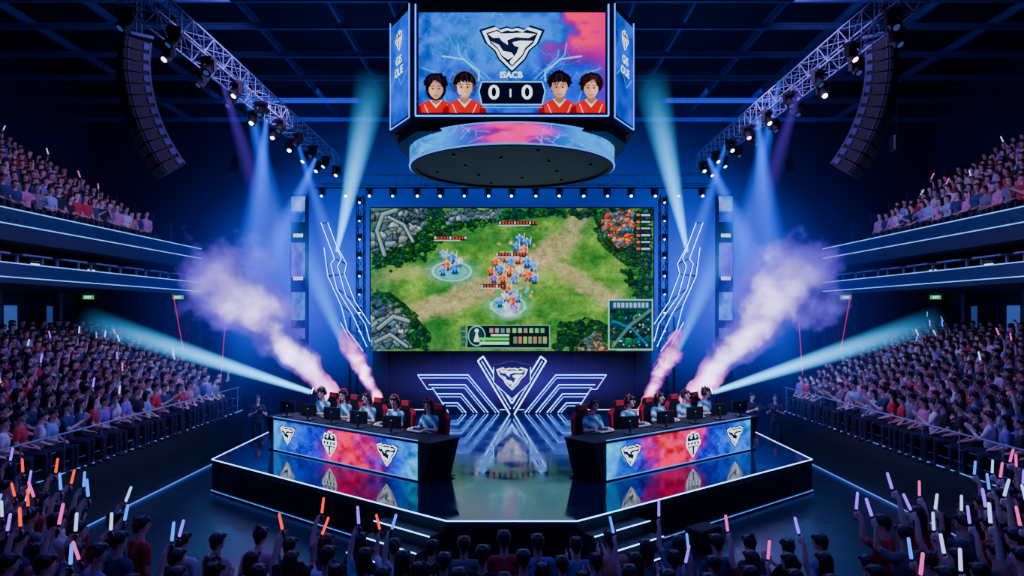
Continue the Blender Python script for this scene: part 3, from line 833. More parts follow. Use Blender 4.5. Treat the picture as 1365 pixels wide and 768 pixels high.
for sx in (-1,1):
    r=empty('light_tower',(sx*5.98,27.0,0))
    b=MB()
    for a,c in ((-1,-1),(1,-1),(1,1),(-1,1)): b.cyl((a*.14,c*.14,0),(a*.14,c*.14,9),.022,n=6)
    b.build('tower_post',[M_black],r)
    b=MB()
    for i in range(18):
        for q in ((-1,-1,1,-1),(1,-1,1,1),(1,1,-1,1),(-1,1,-1,-1)): b.cyl((q[0]*.14,q[1]*.14,i*.5),(q[2]*.14,q[3]*.14,i*.5+.5),.01,n=5)
    b.build('lattice_bracing',[M_black],r); tag(r,'black vertical light tower beside the video wall','light tower',group='light towers')
    for i in range(8): fix('c' if i%2 else 'w',(sx*5.98,26.80,8.9-i*.72),0,.6,'tower lights')
for sx in (-1,1):
    r=empty('led_column',(sx*8.7,28,0))
    b=MB(); b.box((0,0,4.6),(.62,.4,9.2)); b.build('column_body',[M_blackm],r)
    cv=Canvas(20,190,2); n=fbm(cv.X/10,cv.Y/14,50+sx,4)
    cv.C[:]=np.array((6,8,24.))
    for (y0,y1,col) in ((0,20,(130,170,235)),(20,34,(50,80,190)),(62,108,(100,90,220)),(128,165,(80,130,225)),(176,190,(80,70,190))):
        m=((cv.Y>=y0)&(cv.Y<=y1))*np.clip(.3+n,0,1); cv.blend(m,col)
    cv.obj('led_strip_picture',flatmap(.56,5.8,0,-.215,6.2),M_jumbo,r)
    text_obj('lettering','0000',.2,(0,-.23,7.5),M_white,r); text_obj('lettering','0000',.2,(0,-.23,5.75),M_white,r)
    tag(r,'slim black column with glowing blue and violet panels','led column',group='led columns')
for sx in (-1,1):
    r=empty('light_sculpture',(0,26,0)); q=1/35.0
    def w(pts): return [Vector((sx*abs(x-682.5)*q,0,H+(420-y)*q)) for x,y in pts]
    lines=[[(428,297),(446,345),(441,352),(449,385),(470,420),(489,462)],[(437,297),(455,345),(450,355),(461,395),(487,432),(493,455)],[(446,322),(462,352),(459,365),(473,402),(493,432)],[(432,330),(437,368),(455,408),(463,440),(484,468)],[(454,430),(470,460),(492,492)]]
    b=MB()
    for l in lines: b.path(w(l),.012,6)
    b.build('led_line',[M_ledw],r)
    b=MB()
    for l in lines: b.path([v+Vector((0,.05,0)) for v in w(l)],.035,6)
    for pr in (((428,297),(437,297)),((446,345),(462,352)),((437,368),(459,365)),((449,385),(473,402)),((455,408),(487,432)),((463,440),(493,455)),((484,468),(492,492))): b.path([v+Vector((0,.08,0)) for v in w(pr)],.03,6)
    b.build('backing_frame',[M_blackm],r)
    b=MB(); b.cyl((sx*6.2,.12,0),(sx*6.2,.12,4.2),.05,n=8); b.cyl((sx*5.6,.12,0),(sx*5.6,.12,2.6),.05,n=8); b.build('foot_support',[M_black],r)
    tag(r,'thin glowing blue zigzag light lines on black frame','light sculpture',group='light sculptures')
for sx in (-1,1):
    r=empty('stand_spotlight',(sx*6.0,21.0,SZ))
    b=MB(); b.cyl((0,0,.03),(0,0,1.0),.02,n=8)
    for k in range(3):
        a=k*2.09; b.cyl((0,0,.25),(.28*math.cos(a),.28*math.sin(a),.02),.012,n=6)
    b.build('tripod',[M_black],r)
    d=Vector((sx*.94,-.07,.33)).normalized(); a=Vector((0,0,1.10))
    b=MB(); b.cyl(a-d*.18,a+d*.12,.09,.13,16); b.build('lamp_head',[M_black],r)
    b=MB(); b.cyl(a+d*.12,a+d*.14,.11,.10,16); b.build('lens',[emit('spot_lens',(.4,.8,1),30)],r)
    tag(r,'black spotlight on a short tripod shining sideways','spotlight',group='tripod spotlights')

# ------------------------------------------------------------------ hanging scoreboard
def score_canvas():
    c=Canvas(248,133,2.4); X,Y=c.X,c.Y
    n=fbm(X/34,Y/26,61,5); n2=fbm(X/12,Y/12,71,3)
    t=np.clip(X/248*.8+ (n-.5)*.8,0,1)[...,None]
    c.C[:]=np.array((0,105,230.))*(1-t)+np.array((10,60,220.))*t
    c.C*=(.5+.7*n2)[...,None]
    c.ell(124,34,115,62,(10,185,250),.6,.95)
    m=np.clip((X-168)/50+(n-.5)*2.6,0,1)*np.clip((80-Y)/40,0,1); c.blend(m,(225,0,105))
    c.blend(np.clip((X-225)/20,0,1)*.5,(180,0,130))
    rd=np.random.RandomState(2)
    for k in range(50):
        x,y=rd.uniform(0,248),rd.uniform(0,110); pts=[(x,y)]
        for j in range(5): x+=rd.uniform(-14,14); y+=rd.uniform(-12,12); pts.append((x,y))
        c.line(pts,.2,(120,215,255),.55,.9)
    for s in (-1,1):
        f=lambda x:124+s*x
        c.line([(f(44),90),(f(44),78),(f(64),62),(f(92),58)],1.1,(130,220,255),.9,1.2)
        c.line([(f(30),88),(f(60),60),(f(62),50)],1.0,(40,150,255),.9,1.2)
        c.line([(f(38),88),(f(70),56),(f(72),42)],.6,(110,210,255),.9,1)
        c.line([(f(88),118),(f(100),80),(f(118),74)],.8,(70,190,255),.7,1.2)
    rd=np.random.RandomState(12)
    def portrait(hx,hy,s,kind):
        sk=np.array(((228,172,152.),(236,184,162.),(222,168,146.),(234,178,154.))[kind]); hr=np.array(((18,12,20.),(14,10,16.),(12,10,16.),(34,20,20.))[kind])
        c.poly([(hx-27*s,135),(hx-24*s,126),(hx-17*s,120),(hx-8*s,hy+14*s),(hx+8*s,hy+14*s),(hx+17*s,120),(hx+24*s,126),(hx+27*s,135)],(176,12,32))
        c.ell(hx-12*s,130,9*s,10*s,(205,36,50),.6,.9); c.poly([(hx-27*s,135),(hx-24*s,126),(hx-19*s,123),(hx-17*s,135)],(120,8,22)); c.poly([(hx+27*s,135),(hx+24*s,126),(hx+19*s,123),(hx+17*s,135)],(120,8,22))
        c.poly([(hx-8*s,hy+14*s),(hx,hy+24*s),(hx+8*s,hy+14*s)],(225,218,224)); c.poly([(hx-5*s,hy+6*s),(hx+5*s,hy+6*s),(hx+5.4*s,hy+16*s),(hx,hy+20*s),(hx-5.4*s,hy+16*s)],sk*.62)
        c.line([(hx-14*s,hy+20*s),(hx-9*s,135)],.6,(235,225,232),.9,.8); c.line([(hx+14*s,hy+20*s),(hx+9*s,135)],.6,(235,225,232),.9,.8)
        c.ell(hx,hy-4.5*s,13.2*s,14.0*s,hr,1,.10)
        if kind==0: c.ell(hx,hy+3*s,12.6*s,12*s,hr,1,.15)
        if kind==3: c.ell(hx+2*s,hy-6*s,13.6*s,13.4*s,hr,1,.12)
        F=[(-8.8,-10),(-9.2,0),(-8.2,5),(-5.8,9.2),(-2.6,12.2),(0,12.8),(2.6,12.2),(5.8,9.2),(8.2,5),(9.2,0),(8.8,-10)]
        c.poly([(hx+a*s,hy+b*s) for a,b in F],sk)
        lt=-1 if hx<124 else 1
        fm=c.pmask([(hx+a*s,hy+b*s) for a,b in F])
        sh=np.clip(((X-hx)*-lt/(9.2*s))*.5+.25,0,1)*.5+np.clip((Y-(hy+7*s))/(6*s),0,1)*.25+np.clip(((hy-4*s)-Y)/(5*s),0,1)*.35
        c.blend(fm*sh,sk*.45); c.blend(fm*np.clip(1-np.hypot((X-hx-lt*3.5*s)/(5*s),(Y-hy-3.5*s)/(5*s)),0,1)*.5,(255,214,196))
        for q in (-1,1):
            c.ell(hx+q*9.6*s,hy+1.5*s,1.5*s,2.8*s,sk*.72,1,.3)
            c.ell(hx+q*4.2*s,hy+5*s,3*s,2.2*s,(235,120,120),.25,.9)
            c.ell(hx+q*3.8*s,hy+.2*s,3.0*s,2.0*s,sk*.62,.55,.8)
            c.ell(hx+q*3.8*s,hy+.6*s,2.0*s,.9*s,(226,214,216),.85,.5); c.ell(hx+q*3.7*s,hy+.5*s,1.1*s,.98*s,(20,10,14),1,.4)
            c.line([(hx+q*1.8*s,hy-.1*s),(hx+q*3.8*s,hy-.8*s),(hx+q*5.9*s,hy-.0*s)],.30,(24,12,16),.95,.7)
            c.line([(hx+q*1.8*s,hy-2.9*s),(hx+q*4.4*s,hy-3.5*s),(hx+q*6.6*s,hy-2.7*s)],.5,(34,20,24),.85,.9)
        c.line([(hx-lt*.6*s,hy+.2*s),(hx-lt*1.0*s,hy+4.2*s)],.5,sk*.66,.7,1.4); c.ell(hx,hy+4.8*s,1.9*s,1.1*s,sk*.70,.7,.8); c.ell(hx+lt*.2*s,hy+3.6*s,.8*s,1.4*s,(255,222,206),.7,.9)
        c.line([(hx-2.4*s,hy+8*s),(hx,hy+8.4*s),(hx+2.4*s,hy+8*s)],.5,(158,50,60),1,.8); c.line([(hx-1.5*s,hy+9.2*s),(hx+1.5*s,hy+9.2*s)],.35,(205,110,108),.8,.8)
        if kind==1: c.ell(hx,hy+8.4*s,2.4*s,.9*s,(245,238,238),1,.3)
        # hair over the forehead, each with its own parting
        if kind in (0,3):   # centre or side parting sweeping outwards
            pt=(-1.5,3.0)[kind==3]
            for sd in (-1,1):
                c.poly([(hx+pt*s,hy-12*s),(hx+(pt+sd*1.0)*s,hy-10.5*s),(hx+sd*6*s,hy-5.5*s),(hx+sd*8.6*s,hy-1*s),(hx+sd*9.4*s,hy+4*s),(hx+sd*12.4*s,hy+3*s),(hx+sd*13*s,hy-8*s),(hx+sd*8*s,hy-17*s),(hx+pt*s,hy-18.5*s)],hr)
                for k in range(5): c.poly([(hx+sd*(4+k)*s,hy-9*s),(hx+sd*(6+k)*s,hy-9*s),(hx+sd*(6.4+k*.9)*s,hy+(-5+k*1.6+rd.uniform(-.5,1))*s)],hr)
        else:
            c.poly([(hx-12*s,hy-3*s),(hx-11*s,hy-15*s),(hx,hy-18*s),(hx+11*s,hy-15*s),(hx+12*s,hy-3*s),(hx+9.2*s,hy-7.5*s),(hx-9.2*s,hy-7.5*s)],hr)
            for k in range(13):
                a=-10+k*1.6; L=rd.uniform(1.0,6.4)
                c.poly([(hx+(a-1.6)*s,hy-9*s),(hx+(a+1.6)*s,hy-9*s),(hx+(a+(2.4 if kind==1 else -2.0)+rd.uniform(-.6,.6))*s,hy+(-7.6+L+(4 if abs(a)>8.2 else 0))*s)],hr)
        for k in range(22):
            a=rd.uniform(-11,11); c.line([(hx+a*.45*s,hy-17*s),(hx+a*.85*s,hy-12*s),(hx+a*s,hy-7*s)],.16,(80,64,88),.6,.8)
        for k in range(15):
            th=pi*(.02+.96*k/14); rr=rd.uniform(.94,1.1); c.ell(hx-12.8*s*rr*math.cos(th),hy-4.5*s-13.0*s*rr*math.sin(th),2.5*s,2.2*s,hr,1,.4)
        if kind==1:
            c.ell(hx-11.5*s,hy+1*s,3.2*s,5*s,(60,62,84),1,.2); c.ell(hx+11.5*s,hy+1*s,2.6*s,4.6*s,(60,62,84),1,.2); c.line([(hx-11.5*s,hy+5*s),(hx-7*s,hy+10*s),(hx-3.5*s,hy+9.5*s)],.45,(60,62,84),1,.7)
            c.line([(hx+14.4*s*math.cos(a_),hy-3*s-16.4*s*math.sin(a_)) for a_ in np.linspace(.15,pi-.15,10)],1.0,(90,94,124),1,.8)
    for a in ((23,101,1.08,0),(61,99,1.14,1),(187,99,1.12,2),(229,100,1.08,3)): portrait(*a)
    c.poly([(80,104),(84,92),(164,92),(168,104),(164,122),(84,122)],(3,8,36)); c.line([(80,104),(84,92),(164,92),(168,104),(164,122),(84,122),(80,104)],.8,(150,220,255),1,.8)
    c.line([(84,126),(164,126)],.5,(100,190,255),.9,.8)
    return c
jb=empty('hanging_scoreboard',(0,20,8.57))
body=[(-2.6,-2.5),(2.6,-2.5),(3.35,-1.2),(3.35,1.2),(2.6,2.5),(-2.6,2.5),(-3.35,1.2),(-3.35,-1.2)]
b=MB(); b.prism(body,.70,3.75); b.build('scoreboard_body',[M_blackm],jb)
b=MB(); b.prism([(x*.94,y*.94) for x,y in body],.45,.70); b.build('lower_frame',[M_blackm],jb)
fs=empty('front_screen'); fs.parent=jb; fs.location=(0,-2.53,2.16)
sc=score_canvas(); sc.obj('display_picture',flatmap(4.78,2.57,0,0,0),M_jumbo,fs,1.25,2.3)
pf=4.78/248
emblem(fs,0*pf,(66.5-44)*pf,-.01,.58)
text_obj('lettering','ISACB',.22,(-.02,-.02,(66.5-85)*pf+.03),M_white,fs)
for x in (-24,20): text_obj('score_digit','0',.50,(x*pf,-.02,(66.5-107)*pf),M_white,fs,1.15)
b=MB(); b.box((-2*pf,-.01,(66.5-107)*pf),(.04,.01,.2)); b.build('score_divider',[M_white],fs)
b=MB()
for x in (-2.47,2.47): b.cyl((x,0,-1.36),(x,0,1.5),.02,n=6)
b.cyl((-2.47,0,-1.36),(2.47,0,-1.36),.02,n=6); b.build('led_frame_line',[M_ledb],fs)
for s in (-1,1):
    e=empty('side_screen'); e.parent=jb; e.location=(s*2.99,-1.87,2.2); e.rotation_euler=(0,0,s*math.atan2(1.3,.75))
    cv=Canvas(50,100,2); n=fbm(cv.X/20,cv.Y/20,80+s,4); cv.C[:]=np.array((0,85,205.)); cv.C*=(.5+.8*n)[...,None]; cv.ell(25,22,18,16,(20,150,240),.6,.9)
    cv.line([(4,60),(18,50),(30,66),(46,54)],.5,(120,205,255),.8,1)
    cv.obj('display_picture',flatmap(1.36,2.7,0,0,0),M_jumbo,e,1.2)
    emblem(e,0,.8,-.01,.32,1); text_obj('lettering','GIS',.30,(0,-.02,.25),M_white,e); text_obj('lettering','OUE',.30,(0,-.02,-.05),M_white,e)
    b=MB()
    for x in (-.70,.70): b.cyl((x,0,-1.42),(x,0,1.5),.014,n=6)
    b.cyl((-.7,0,-1.42),(.7,0,-1.42),.014,n=6); b.build('led_frame_line',[M_ledb],e)
RR=2.97
rg=empty('ring_display'); rg.parent=jb
cv=Canvas(900,24,1.0); n=fbm(cv.X/40,cv.Y/9,90,4); u=cv.X/900
t=np.clip(1.2-np.abs(((u*3.0+.0)%1.0)-.5)*4.2+(n-.5)*.9,0,1)[...,None]
cv.C[:]=np.array((0,150,245.))*(1-t)+np.array((240,0,140.))*t; cv.C*=(.55+.85*n)[...,None]
rd=np.random.RandomState(3)
for i in range(120):
    x=rd.uniform(0,900);y=rd.uniform(0,24); cv.line([(x,y),(x+rd.uniform(-12,12),y+rd.uniform(-8,8)),(x+rd.uniform(-20,20),y+rd.uniform(-12,12))],.4,(190,225,255),.6,1)
cv.obj('display_picture',lambda u,v:(RR*np.sin((u-.5)*2*pi),-RR*np.cos((u-.5)*2*pi),.50*(1-v)),M_jumbo,rg,1.3)
def annulus(prof,name,mat):
    b=MB(); n_=72; vs=[];fs_=[]; k=len(prof)
    for i in range(n_):
        a=2*pi*i/n_
        for (r,z) in prof: vs.append((r*math.sin(a),r*math.cos(a),z))
    for i in range(n_):
        j=(i+1)%n_
        for q in range(k): fs_.append((i*k+q,i*k+(q+1)%k,j*k+(q+1)%k,j*k+q))
    b.add(vs,fs_,0); return b.build(name,[mat],rg)
annulus([(RR+.02,-.03),(RR+.02,0),(RR-.03,0),(RR-.03,-.03)],'ring_rim',M_ledthin)
annulus([(RR+.02,.50),(RR+.02,.53),(RR-.03,.53),(RR-.03,.50)],'ring_rim',M_ledthin)
annulus([(RR-.03,-.06),(RR-.03,.5),(RR-.16,.5),(RR-.16,-.06)],'inner_liner',M_blackm)
b=MB(); b.cyl((0,0,.0),(0,0,.48),RR-.1,RR-.1,64); b.build('core_cover',[M_blackm],rg)
for k in range(12):
    a=2*pi*k/12+.3; q=2.3 if k%2 else 1.4; b=MB(); b.cyl((q*math.cos(a),q*math.sin(a),-.05),(q*math.cos(a),q*math.sin(a),.0),.05,.04,10); b.build('downlight',[M_black],rg)
for s in (-1,1):
    for y in (-1,1):
        for (p0,p1,r) in (((s*3.25,y*1.2,.75),(s*2.7,y*1.1,.45),.05),((s*2.5,y*2.4,.75),(s*2.0,y*2.1,.45),.05),((s*2.2,y*2.0,3.7),(s*2.2,y*2.0,5.9),.02)):
            b=MB(); b.cyl(p0,p1,r,n=8); b.build('suspension_rod',[M_dkmetal],jb)
tag(jb,'hanging scoreboard with blue screens and glowing ring display below','scoreboard')

# ------------------------------------------------------------------ line arrays
def line_array(loc,rz):
    root=empty('line_array_speaker',loc,rz)
    b=MB(); b.box((0,.1,.12),(.9,.5,.08))
    for sx in (-.38,.38):
        b.cyl((sx,.1,.1),(sx*.2,.1,14.4-loc[2]),.012,n=6)
    b.build('rigging_frame',[M_dkmetal],root)
    p=Vector((0,0,0)); th=-.10
    for i in range(12):
        R=Matrix.Rotation(th,3,'X'); dn=R@Vector((0,0,-1)); c=p+dn*.14
        q2=MB()
        def addp(q,mi):
            o=len(q2.v); q2.v+=[tuple(R@Vector(v)+c) for v in q.v]; q2.f+=[tuple(x+o for x in f) for f in q.f]; q2.m+=[mi]*len(q.f)
        q=MB(); q.slab([(-.48,-.125),(.48,-.125),(.48,.125),(-.48,.125)],-.26,.32); addp(q,0)
        g=MB(); g.rbox((0,-.28,0),(.93,.03,.23),.01); addp(g,1)
        s=MB()
        for sx in (-1,1):
            s.box((sx*.495,.20,0),(.02,.12,.16)); s.box((sx*.50,.28,0),(.02,.03,.26)); s.box((sx*.50,-.18,0),(.02,.02,.24))
        addp(s,2)
        q2.build('speaker_cabinet',[M_blackm,M_grille,M_sidep],root)
        p=p+dn*.272; th+=.066
    tag(root,'curved hanging black line array of stacked speaker cabinets','speaker',group='hanging speakers')
line_array((-9.4,17,11.0),-math.radians(52)); line_array((9.2,17,11.0),math.radians(52))

# ------------------------------------------------------------------ stands
person_spots=[]
def face(x,y,tx=0,ty=18): return math.atan2(tx-x,-(ty-y))
NL=12; RISE=.15; DEP=.60
for s in (-1,1):
    b=MB()
    for i in range(NL):
        x0=9.0+DEP*i; x1=x0+DEP; z=1.1+RISE*i; ye=22.6+.42*i
        b.box((s*(x0+x1)/2,(5+ye)/2,z/2),(DEP,ye-5,z))
    b.box((s*(9+DEP*NL+22.4)/2,(5+27.5)/2,1.35),(22.4-9-DEP*NL,22.5,2.7))
    st=b.build('lower_grandstand',[M_conc]); tag(st,'dark stepped lower grandstand with black front wall','grandstand',group='lower grandstands')
    t=MB(); t.box((s*8.96,13.8,.55),(.06,17.6,1.1)); t.build('front_wall_cladding',[M_black],st)
    t=MB(); t.box((s*8.92,13.8,1.12),(.03,17.6,.012)); t.build('led_edge_strip',[M_ledthin],st)
    r=empty('guard_rail',(s*9.03,13.8,1.1))
    t=MB(); t.cyl((0,-8.8,.78),(0,8.8,.78),.02,n=8); t.cyl((0,-8.8,.45),(0,8.8,.45),.010,n=6); t.cyl((0,-8.8,.2),(0,8.8,.2),.010,n=6); t.build('handrail',[M_alu],r)
    for k in range(15):
        t=MB(); t.cyl((0,-8.7+k*1.24,0),(0,-8.7+k*1.24,.78),.014,n=6); t.build('rail_post',[M_alu],r)
    tag(r,'thin metal guard rail on the stand front wall','railing',group='stand guard rails')
    r=empty('stair_rail',(s*9.1,22.9,1.1)); t=MB(); t.cyl((0,0,.8),(s*6.9,4.4,.8+1.7),.022,n=8); t.cyl((0,0,.4),(s*6.9,4.4,.4+1.7),.012,n=6); t.build('handrail',[M_dkmetal],r)
    for k in range(9):
        t=MB(); f=k/8; t.cyl((s*6.9*f,4.4*f,1.7*f-.15),(s*6.9*f,4.4*f,.8+1.7*f),.016,n=6); t.build('rail_post',[M_dkmetal],r)
    tag(r,'sloping metal stair rail at the stand end','railing',group='stair rails')
    for i in range(NL):
        x=9.38+DEP*i; z=1.1+RISE*i; ye=22.4+.42*i
        t=MB(); t.rbox((0,0,.40),(.34,ye-5.4,.05),.015)
        for k in range(int((ye-6)/2)): t.box((0,-(ye-5.4)/2+.5+k*2,.19),(.22,.08,.38))
        bo=t.build('bench',[M_blackm],loc=(s*x,(5.2+ye)/2,z)); tag(bo,'long dark seating bench on a stand tier','bench',group='tier benches')
        y=x*1.333-.4
        while y<ye-.3:
            person_spots.append((Vector((s*(x-.02),y,z-.015)),'seat')); y+=.44+random.uniform(-.03,.03)
    b=MB()
    NU=8
    b.box((s*17.4,16.5,6.45),(8.8,22,.5))
    for i in range(NU):
        x0=13.15+.7*i; z=6.7+.40*i
        b.box((s*(x0+.35),(5+25.6)/2,(6.7+z)/2),(.7,20.6,max(.05,z-6.7+.02)))
    b.box((s*20.7,15.3,8.2),(3.9,20.6,3.2))
    st=b.build('upper_grandstand',[M_conc]); tag(st,'dark stepped upper grandstand above the balcony','grandstand',group='upper grandstands')
    for i in range(NU):
        x=13.55+.7*i; z=6.7+.40*i
        t=MB(); t.rbox((0,0,.40),(.34,19.6,.05),.015)
        for k in range(9): t.box((0,-9+k*2.2,.19),(.22,.08,.38))
        bo=t.build('bench',[M_blackm],loc=(s*x,15.5,z)); tag(bo,'long dark seating bench on an upper tier','bench',group='upper tier benches')
        y=x*1.333-.4
        while y<25.2:
            person_spots.append((Vector((s*(x-.02),y,z-.015)),'seat')); y+=.44+random.uniform(-.02,.02)
    b=MB()
    for k in range(8): b.box((s*(13.5+.7*k),26.0,6.9+.4*k),(.7,.7,.4))
    for k in range(8): b.box((s*(13.5+.7*k),26.35,7.3+.4*k),(.72,.06,1.0),1)
    o=b.build('stair_flight',[M_conc,M_fascia]); tag(o,'dark stair flight with solid parapet beside the upper stand','stairs',group='upper stair flights')
    for (z0,z1,nm) in ((6.62,7.02,'upper'),(5.25,5.62,'lower')):
        f=MB(); f.box((s*13.0,16.7,(z0+z1)/2),(.12,23.4,z1-z0))
        fo=f.build('balcony_fascia',[M_fascia]); tag(fo,'dark balcony front with glowing blue edge lines','balcony',group='balcony fronts')
        for z in (z0,z1):
            l=MB(); l.box((s*12.93,16.7,z),(.03,23.4,.022)); l.build('led_edge_strip',[M_ledbal],fo)
    b=MB(); b.box((s*17.4,16.7,5.2),(8.8,23.4,.2)); b.box((s*17.4,28.38,5.9),(8.8,.1,1.4)); b.box((s*17.5,16.7,5.9),(.2,23.0,1.3))
    o=b.build('balcony_deck',[M_conc]); tag(o,'dark balcony floor between the two stand levels','balcony floor',group='balcony decks')
    for k in range(7):
        t=MB(); t.rbox((0,0,.62),(.5,1.2,.05),.015); t.box((0,-.5,.31),(.06,.06,.62)); t.box((0,.5,.31),(.06,.06,.62))
        o=t.build('counter_table',[M_table],loc=(s*13.6,17.6+k*1.65,5.3)); tag(o,'white balcony counter table','table',group='balcony tables')
        if k%2==0:
            r=empty('wall_lamp',(s*17.36,18.2+k*1.65,6.1)); t=MB(); t.box((0,0,0),(.06,.5,.12)); t.build('lamp_plate',[M_dkmetal],r); t=MB(); t.box((-s*.04,0,0),(.03,.44,.07)); t.build('lamp_glow',[emit('box_lamp',(.6,.7,1),2.5)],r); tag(r,'small glowing wall lamp in the balcony box','wall lamp',group='balcony wall lamps')
    b=MB(); b.box((s*17.6,16.4,3.9),(.2,22.6,2.4)); o=b.build('concourse_partition',[M_wall]); tag(o,'dark concourse partition behind the top seating row','wall block',group='concourse partitions')
    for k,y in enumerate((21.0,23.6,26.0)):
        r=empty('doorway_light',(s*17.46,y,2.7)); t=MB(); t.box((0,0,1.0),(.06,1.1,2.0)); t.build('frame',[M_dkmetal],r); t=MB(); t.box((-s*.04,0,1.0),(.02,.85,1.8)); t.build('glow_panel',[emit('doorway_glow',(.06,.14,.6),.35 if k!=1 else .6)],r); tag(r,'dim blue lit doorway in the concourse','doorway',group='concourse doorways')
    for k,y in enumerate((19,22,25)):
        t=MB(); t.cyl((0,0,0),(0,0,2.4),.18,.18,16); t.cyl((0,0,0),(0,0,.2),.22,.22,16); o=t.build('support_column',[M_fascia],loc=(s*16.6,y,2.7)); tag(o,'round dark support column under the balcony','column',group='support columns')
    for k,(x,y) in enumerate(((13.4,27.5),(17.0,27.5))):
        r=empty('exit_door',(s*x,y,2.6)); t=MB(); t.box((0,0,1.05),(1.0,.08,2.1)); t.build('door_leaf',[M_fascia],r)
        t=MB(); t.box((-.55,0,1.08),(.08,.14,2.2)); t.box((.55,0,1.08),(.08,.14,2.2)); t.box((0,0,2.2),(1.18,.14,.08)); t.build('door_frame',[M_dkmetal],r)
        t=MB(); t.cyl((.38,-.09,1.0),(.38,-.09,1.2),.015,n=8); t.build('handle',[M_alu],r); tag(r,'grey exit door in the concourse wall','door',group='exit doors')
        e=empty('exit_sign',(s*x,y-.1,4.98)); t=MB(); t.box((0,0,0),(.42,.05,.16)); t.build('sign_box',[emit('exit_green',(.03,.6,.25),.8)],e); text_obj('lettering','EXIT',.13,(0,-.03,0),M_white,e); tag(e,'small glowing green exit sign','exit sign',group='exit signs')
    b=MB(); b.box((s*17.5,27.8,3.8),(9.6,.3,2.6)); b.box((s*17.5,28.2,1.3),(9.6,1.4,2.6)); o=b.build('concourse_wall',[M_wall]); tag(o,'dark concourse wall and landing behind the stand','wall block',group='concourse walls')
    pts=[Vector((s*(8.55-.9*max(0,(y-20)/5)**2),y,.02)) for y in np.linspace(9,25,24)]
    t=MB(); t.path(pts,.012,6); o=t.build('floor_light_line',[M_ledthin]); tag(o,'thin glowing light line along the arena floor','light strip',group='floor light lines')
    for k,(x0,x1,z0,z1,y) in enumerate(((13.1,13.5,2.9,5.1,27.2),(12.3,12.0,0.0,4.2,28.6))):
        t=MB(); t.cyl((s*x0,y,z0),(s*x1,y,z1),.018,n=6); o=t.build('red_beam_rod',[M_ledred]); tag(o,'slim red light beam built as a glowing rod','light bar',group='red light beams')  # faint red beam in the air, put in as a solid glowing rod

# ------------------------------------------------------------------ crowd
shirts={'white':(.72,.70,.8),'pink':(.75,.28,.45),'red':(.6,.03,.05),'navy':(.03,.05,.16),'black':(.015,.015,.025),'grey':(.2,.2,.26),'violet':(.25,.14,.55),'light blue':(.3,.45,.75),'coral':(.7,.25,.2)}
SN=list(shirts)
weights=[2.6,1.6,2.6,5,6.5,3,2.5,1.5,.8]
V=[]
specs=[('lap','short',M_skin,M_hair,dict()),('lap','long',M_skin2,M_hair,dict(female=True,headturn=.2)),('clap','spiky',M_skin2,M_hairb,dict(headturn=-.15)),
       ('raise','short',M_skin,M_hair,dict()),('raisehigh','long',M_skin2,M_hairb,dict(female=True)),('lap','bun',M_skin2,M_hair,dict(female=True,lean=.15))]
desc=['hands in lap','long hair, hands in lap','clapping hands','one arm raised','one arm raised high, long hair','leaning forward, hair in a bun']
for (a,h,sk,hm,kw) in specs:
    o,g,hc,R=make_person('spectator_body',a,.0125,h,M_shirt,sk,hm,**kw); V.append((o,g))
VS=[]
for (a,h,sk,hm,kw) in (('raise','short',M_skin,M_hair,dict()),('raisehigh','long',M_skin2,M_hair,dict(female=True)),('hang','spiky',M_skin,M_hairb,dict()),('clap','short',M_skin2,M_hair,dict()),('raisehigh','short',M_skin2,M_hair,dict())):
    o,g,hc,R=make_person('spectator_body',a,.0125,h,M_shirt,sk,hm,stand=True,**kw); VS.append((o,g))
descS=['one arm raised','one arm raised high, long hair','arms at sides','clapping hands','one arm raised high']
def stick(col,nm,st=6):
    b=MB(); b.cyl((0,0,-.07),(0,0,.07),.013,.013,8); o=b.build('light_stick',[M_black])
    t=MB(); t.capsule(Vector((0,0,.08)),Vector((0,0,.27)),.019,.017,8,3); t.build('glow_tube',[emit('glow_'+nm,col,st)],o,smooth=True); return o
ST={'white':stick((.35,.5,1),'white',2.0),'violet':stick((.22,.06,1),'violet',2.2),'blue':stick((.02,.15,1),'blue',2.4),'pink':stick((1,.08,.5),'pink',1.4),'orange':stick((1,.05,.02),'orange',1.8)}
sticks=0
def give_stick(M,g,colname,tl=.35):
    global sticks
    m=M@Matrix.Translation(g)@Matrix.Rotation(random.uniform(-tl,tl),4,'Y')@Matrix.Rotation(random.uniform(-.25,.3),4,'X')
    o=dup(ST[colname],None,m); tag(o,'glowing %s light stick held up by a spectator'%colname,'light stick',group='light sticks'); sticks+=1
def put(vi,VL,D,pos,ang,sc,st=None,posture='seated'):
    o,g=VL[vi]; M=place(pos,ang,sc)
    n=dup(o,None,M); cn=random.choices(SN,weights)[0]; c=shirts[cn]; k=random.uniform(.8,1.15)
    n.color=(c[0]*k,c[1]*k,c[2]*k,1)
    tag(n,'%s spectator in %s shirt, %s'%(posture,cn,D[vi]),'person',group='spectators')
    if g is not None and st: give_stick(M,g,st)
    return n
count=0
def stickcol(x):
    if x<-4: return random.choice(['violet','white','blue','pink','orange','violet'])
    if x<0: return random.choice(['blue','violet','blue','orange'])
    return random.choice(['violet','pink','white','violet','blue'])
for s in (-1,1):
    for r,(dy,x0) in enumerate(((0,4.6),(.55,4.4),(1.1,4.3),(1.65,4.2),(2.2,4.0))):
        x=x0+random.uniform(0,.3)
        while x<8.5:
            y=8.25+.095*(x-3)**2-dy+.1
            if y>x*1.333-.9:
                vi=random.choices([0,1,2,3,4],[3.5,2.5,1.5,.6,3.5])[0]
                px=s*x+random.uniform(-.06,.06)
                put(vi,VS,descS,Vector((px,y+random.uniform(-.08,.08),0)),face(px,y)+random.uniform(-.25,.25),random.uniform(.93,1.02),stickcol(px),'standing'); count+=1
            x+=.47+random.uniform(-.03,.06)
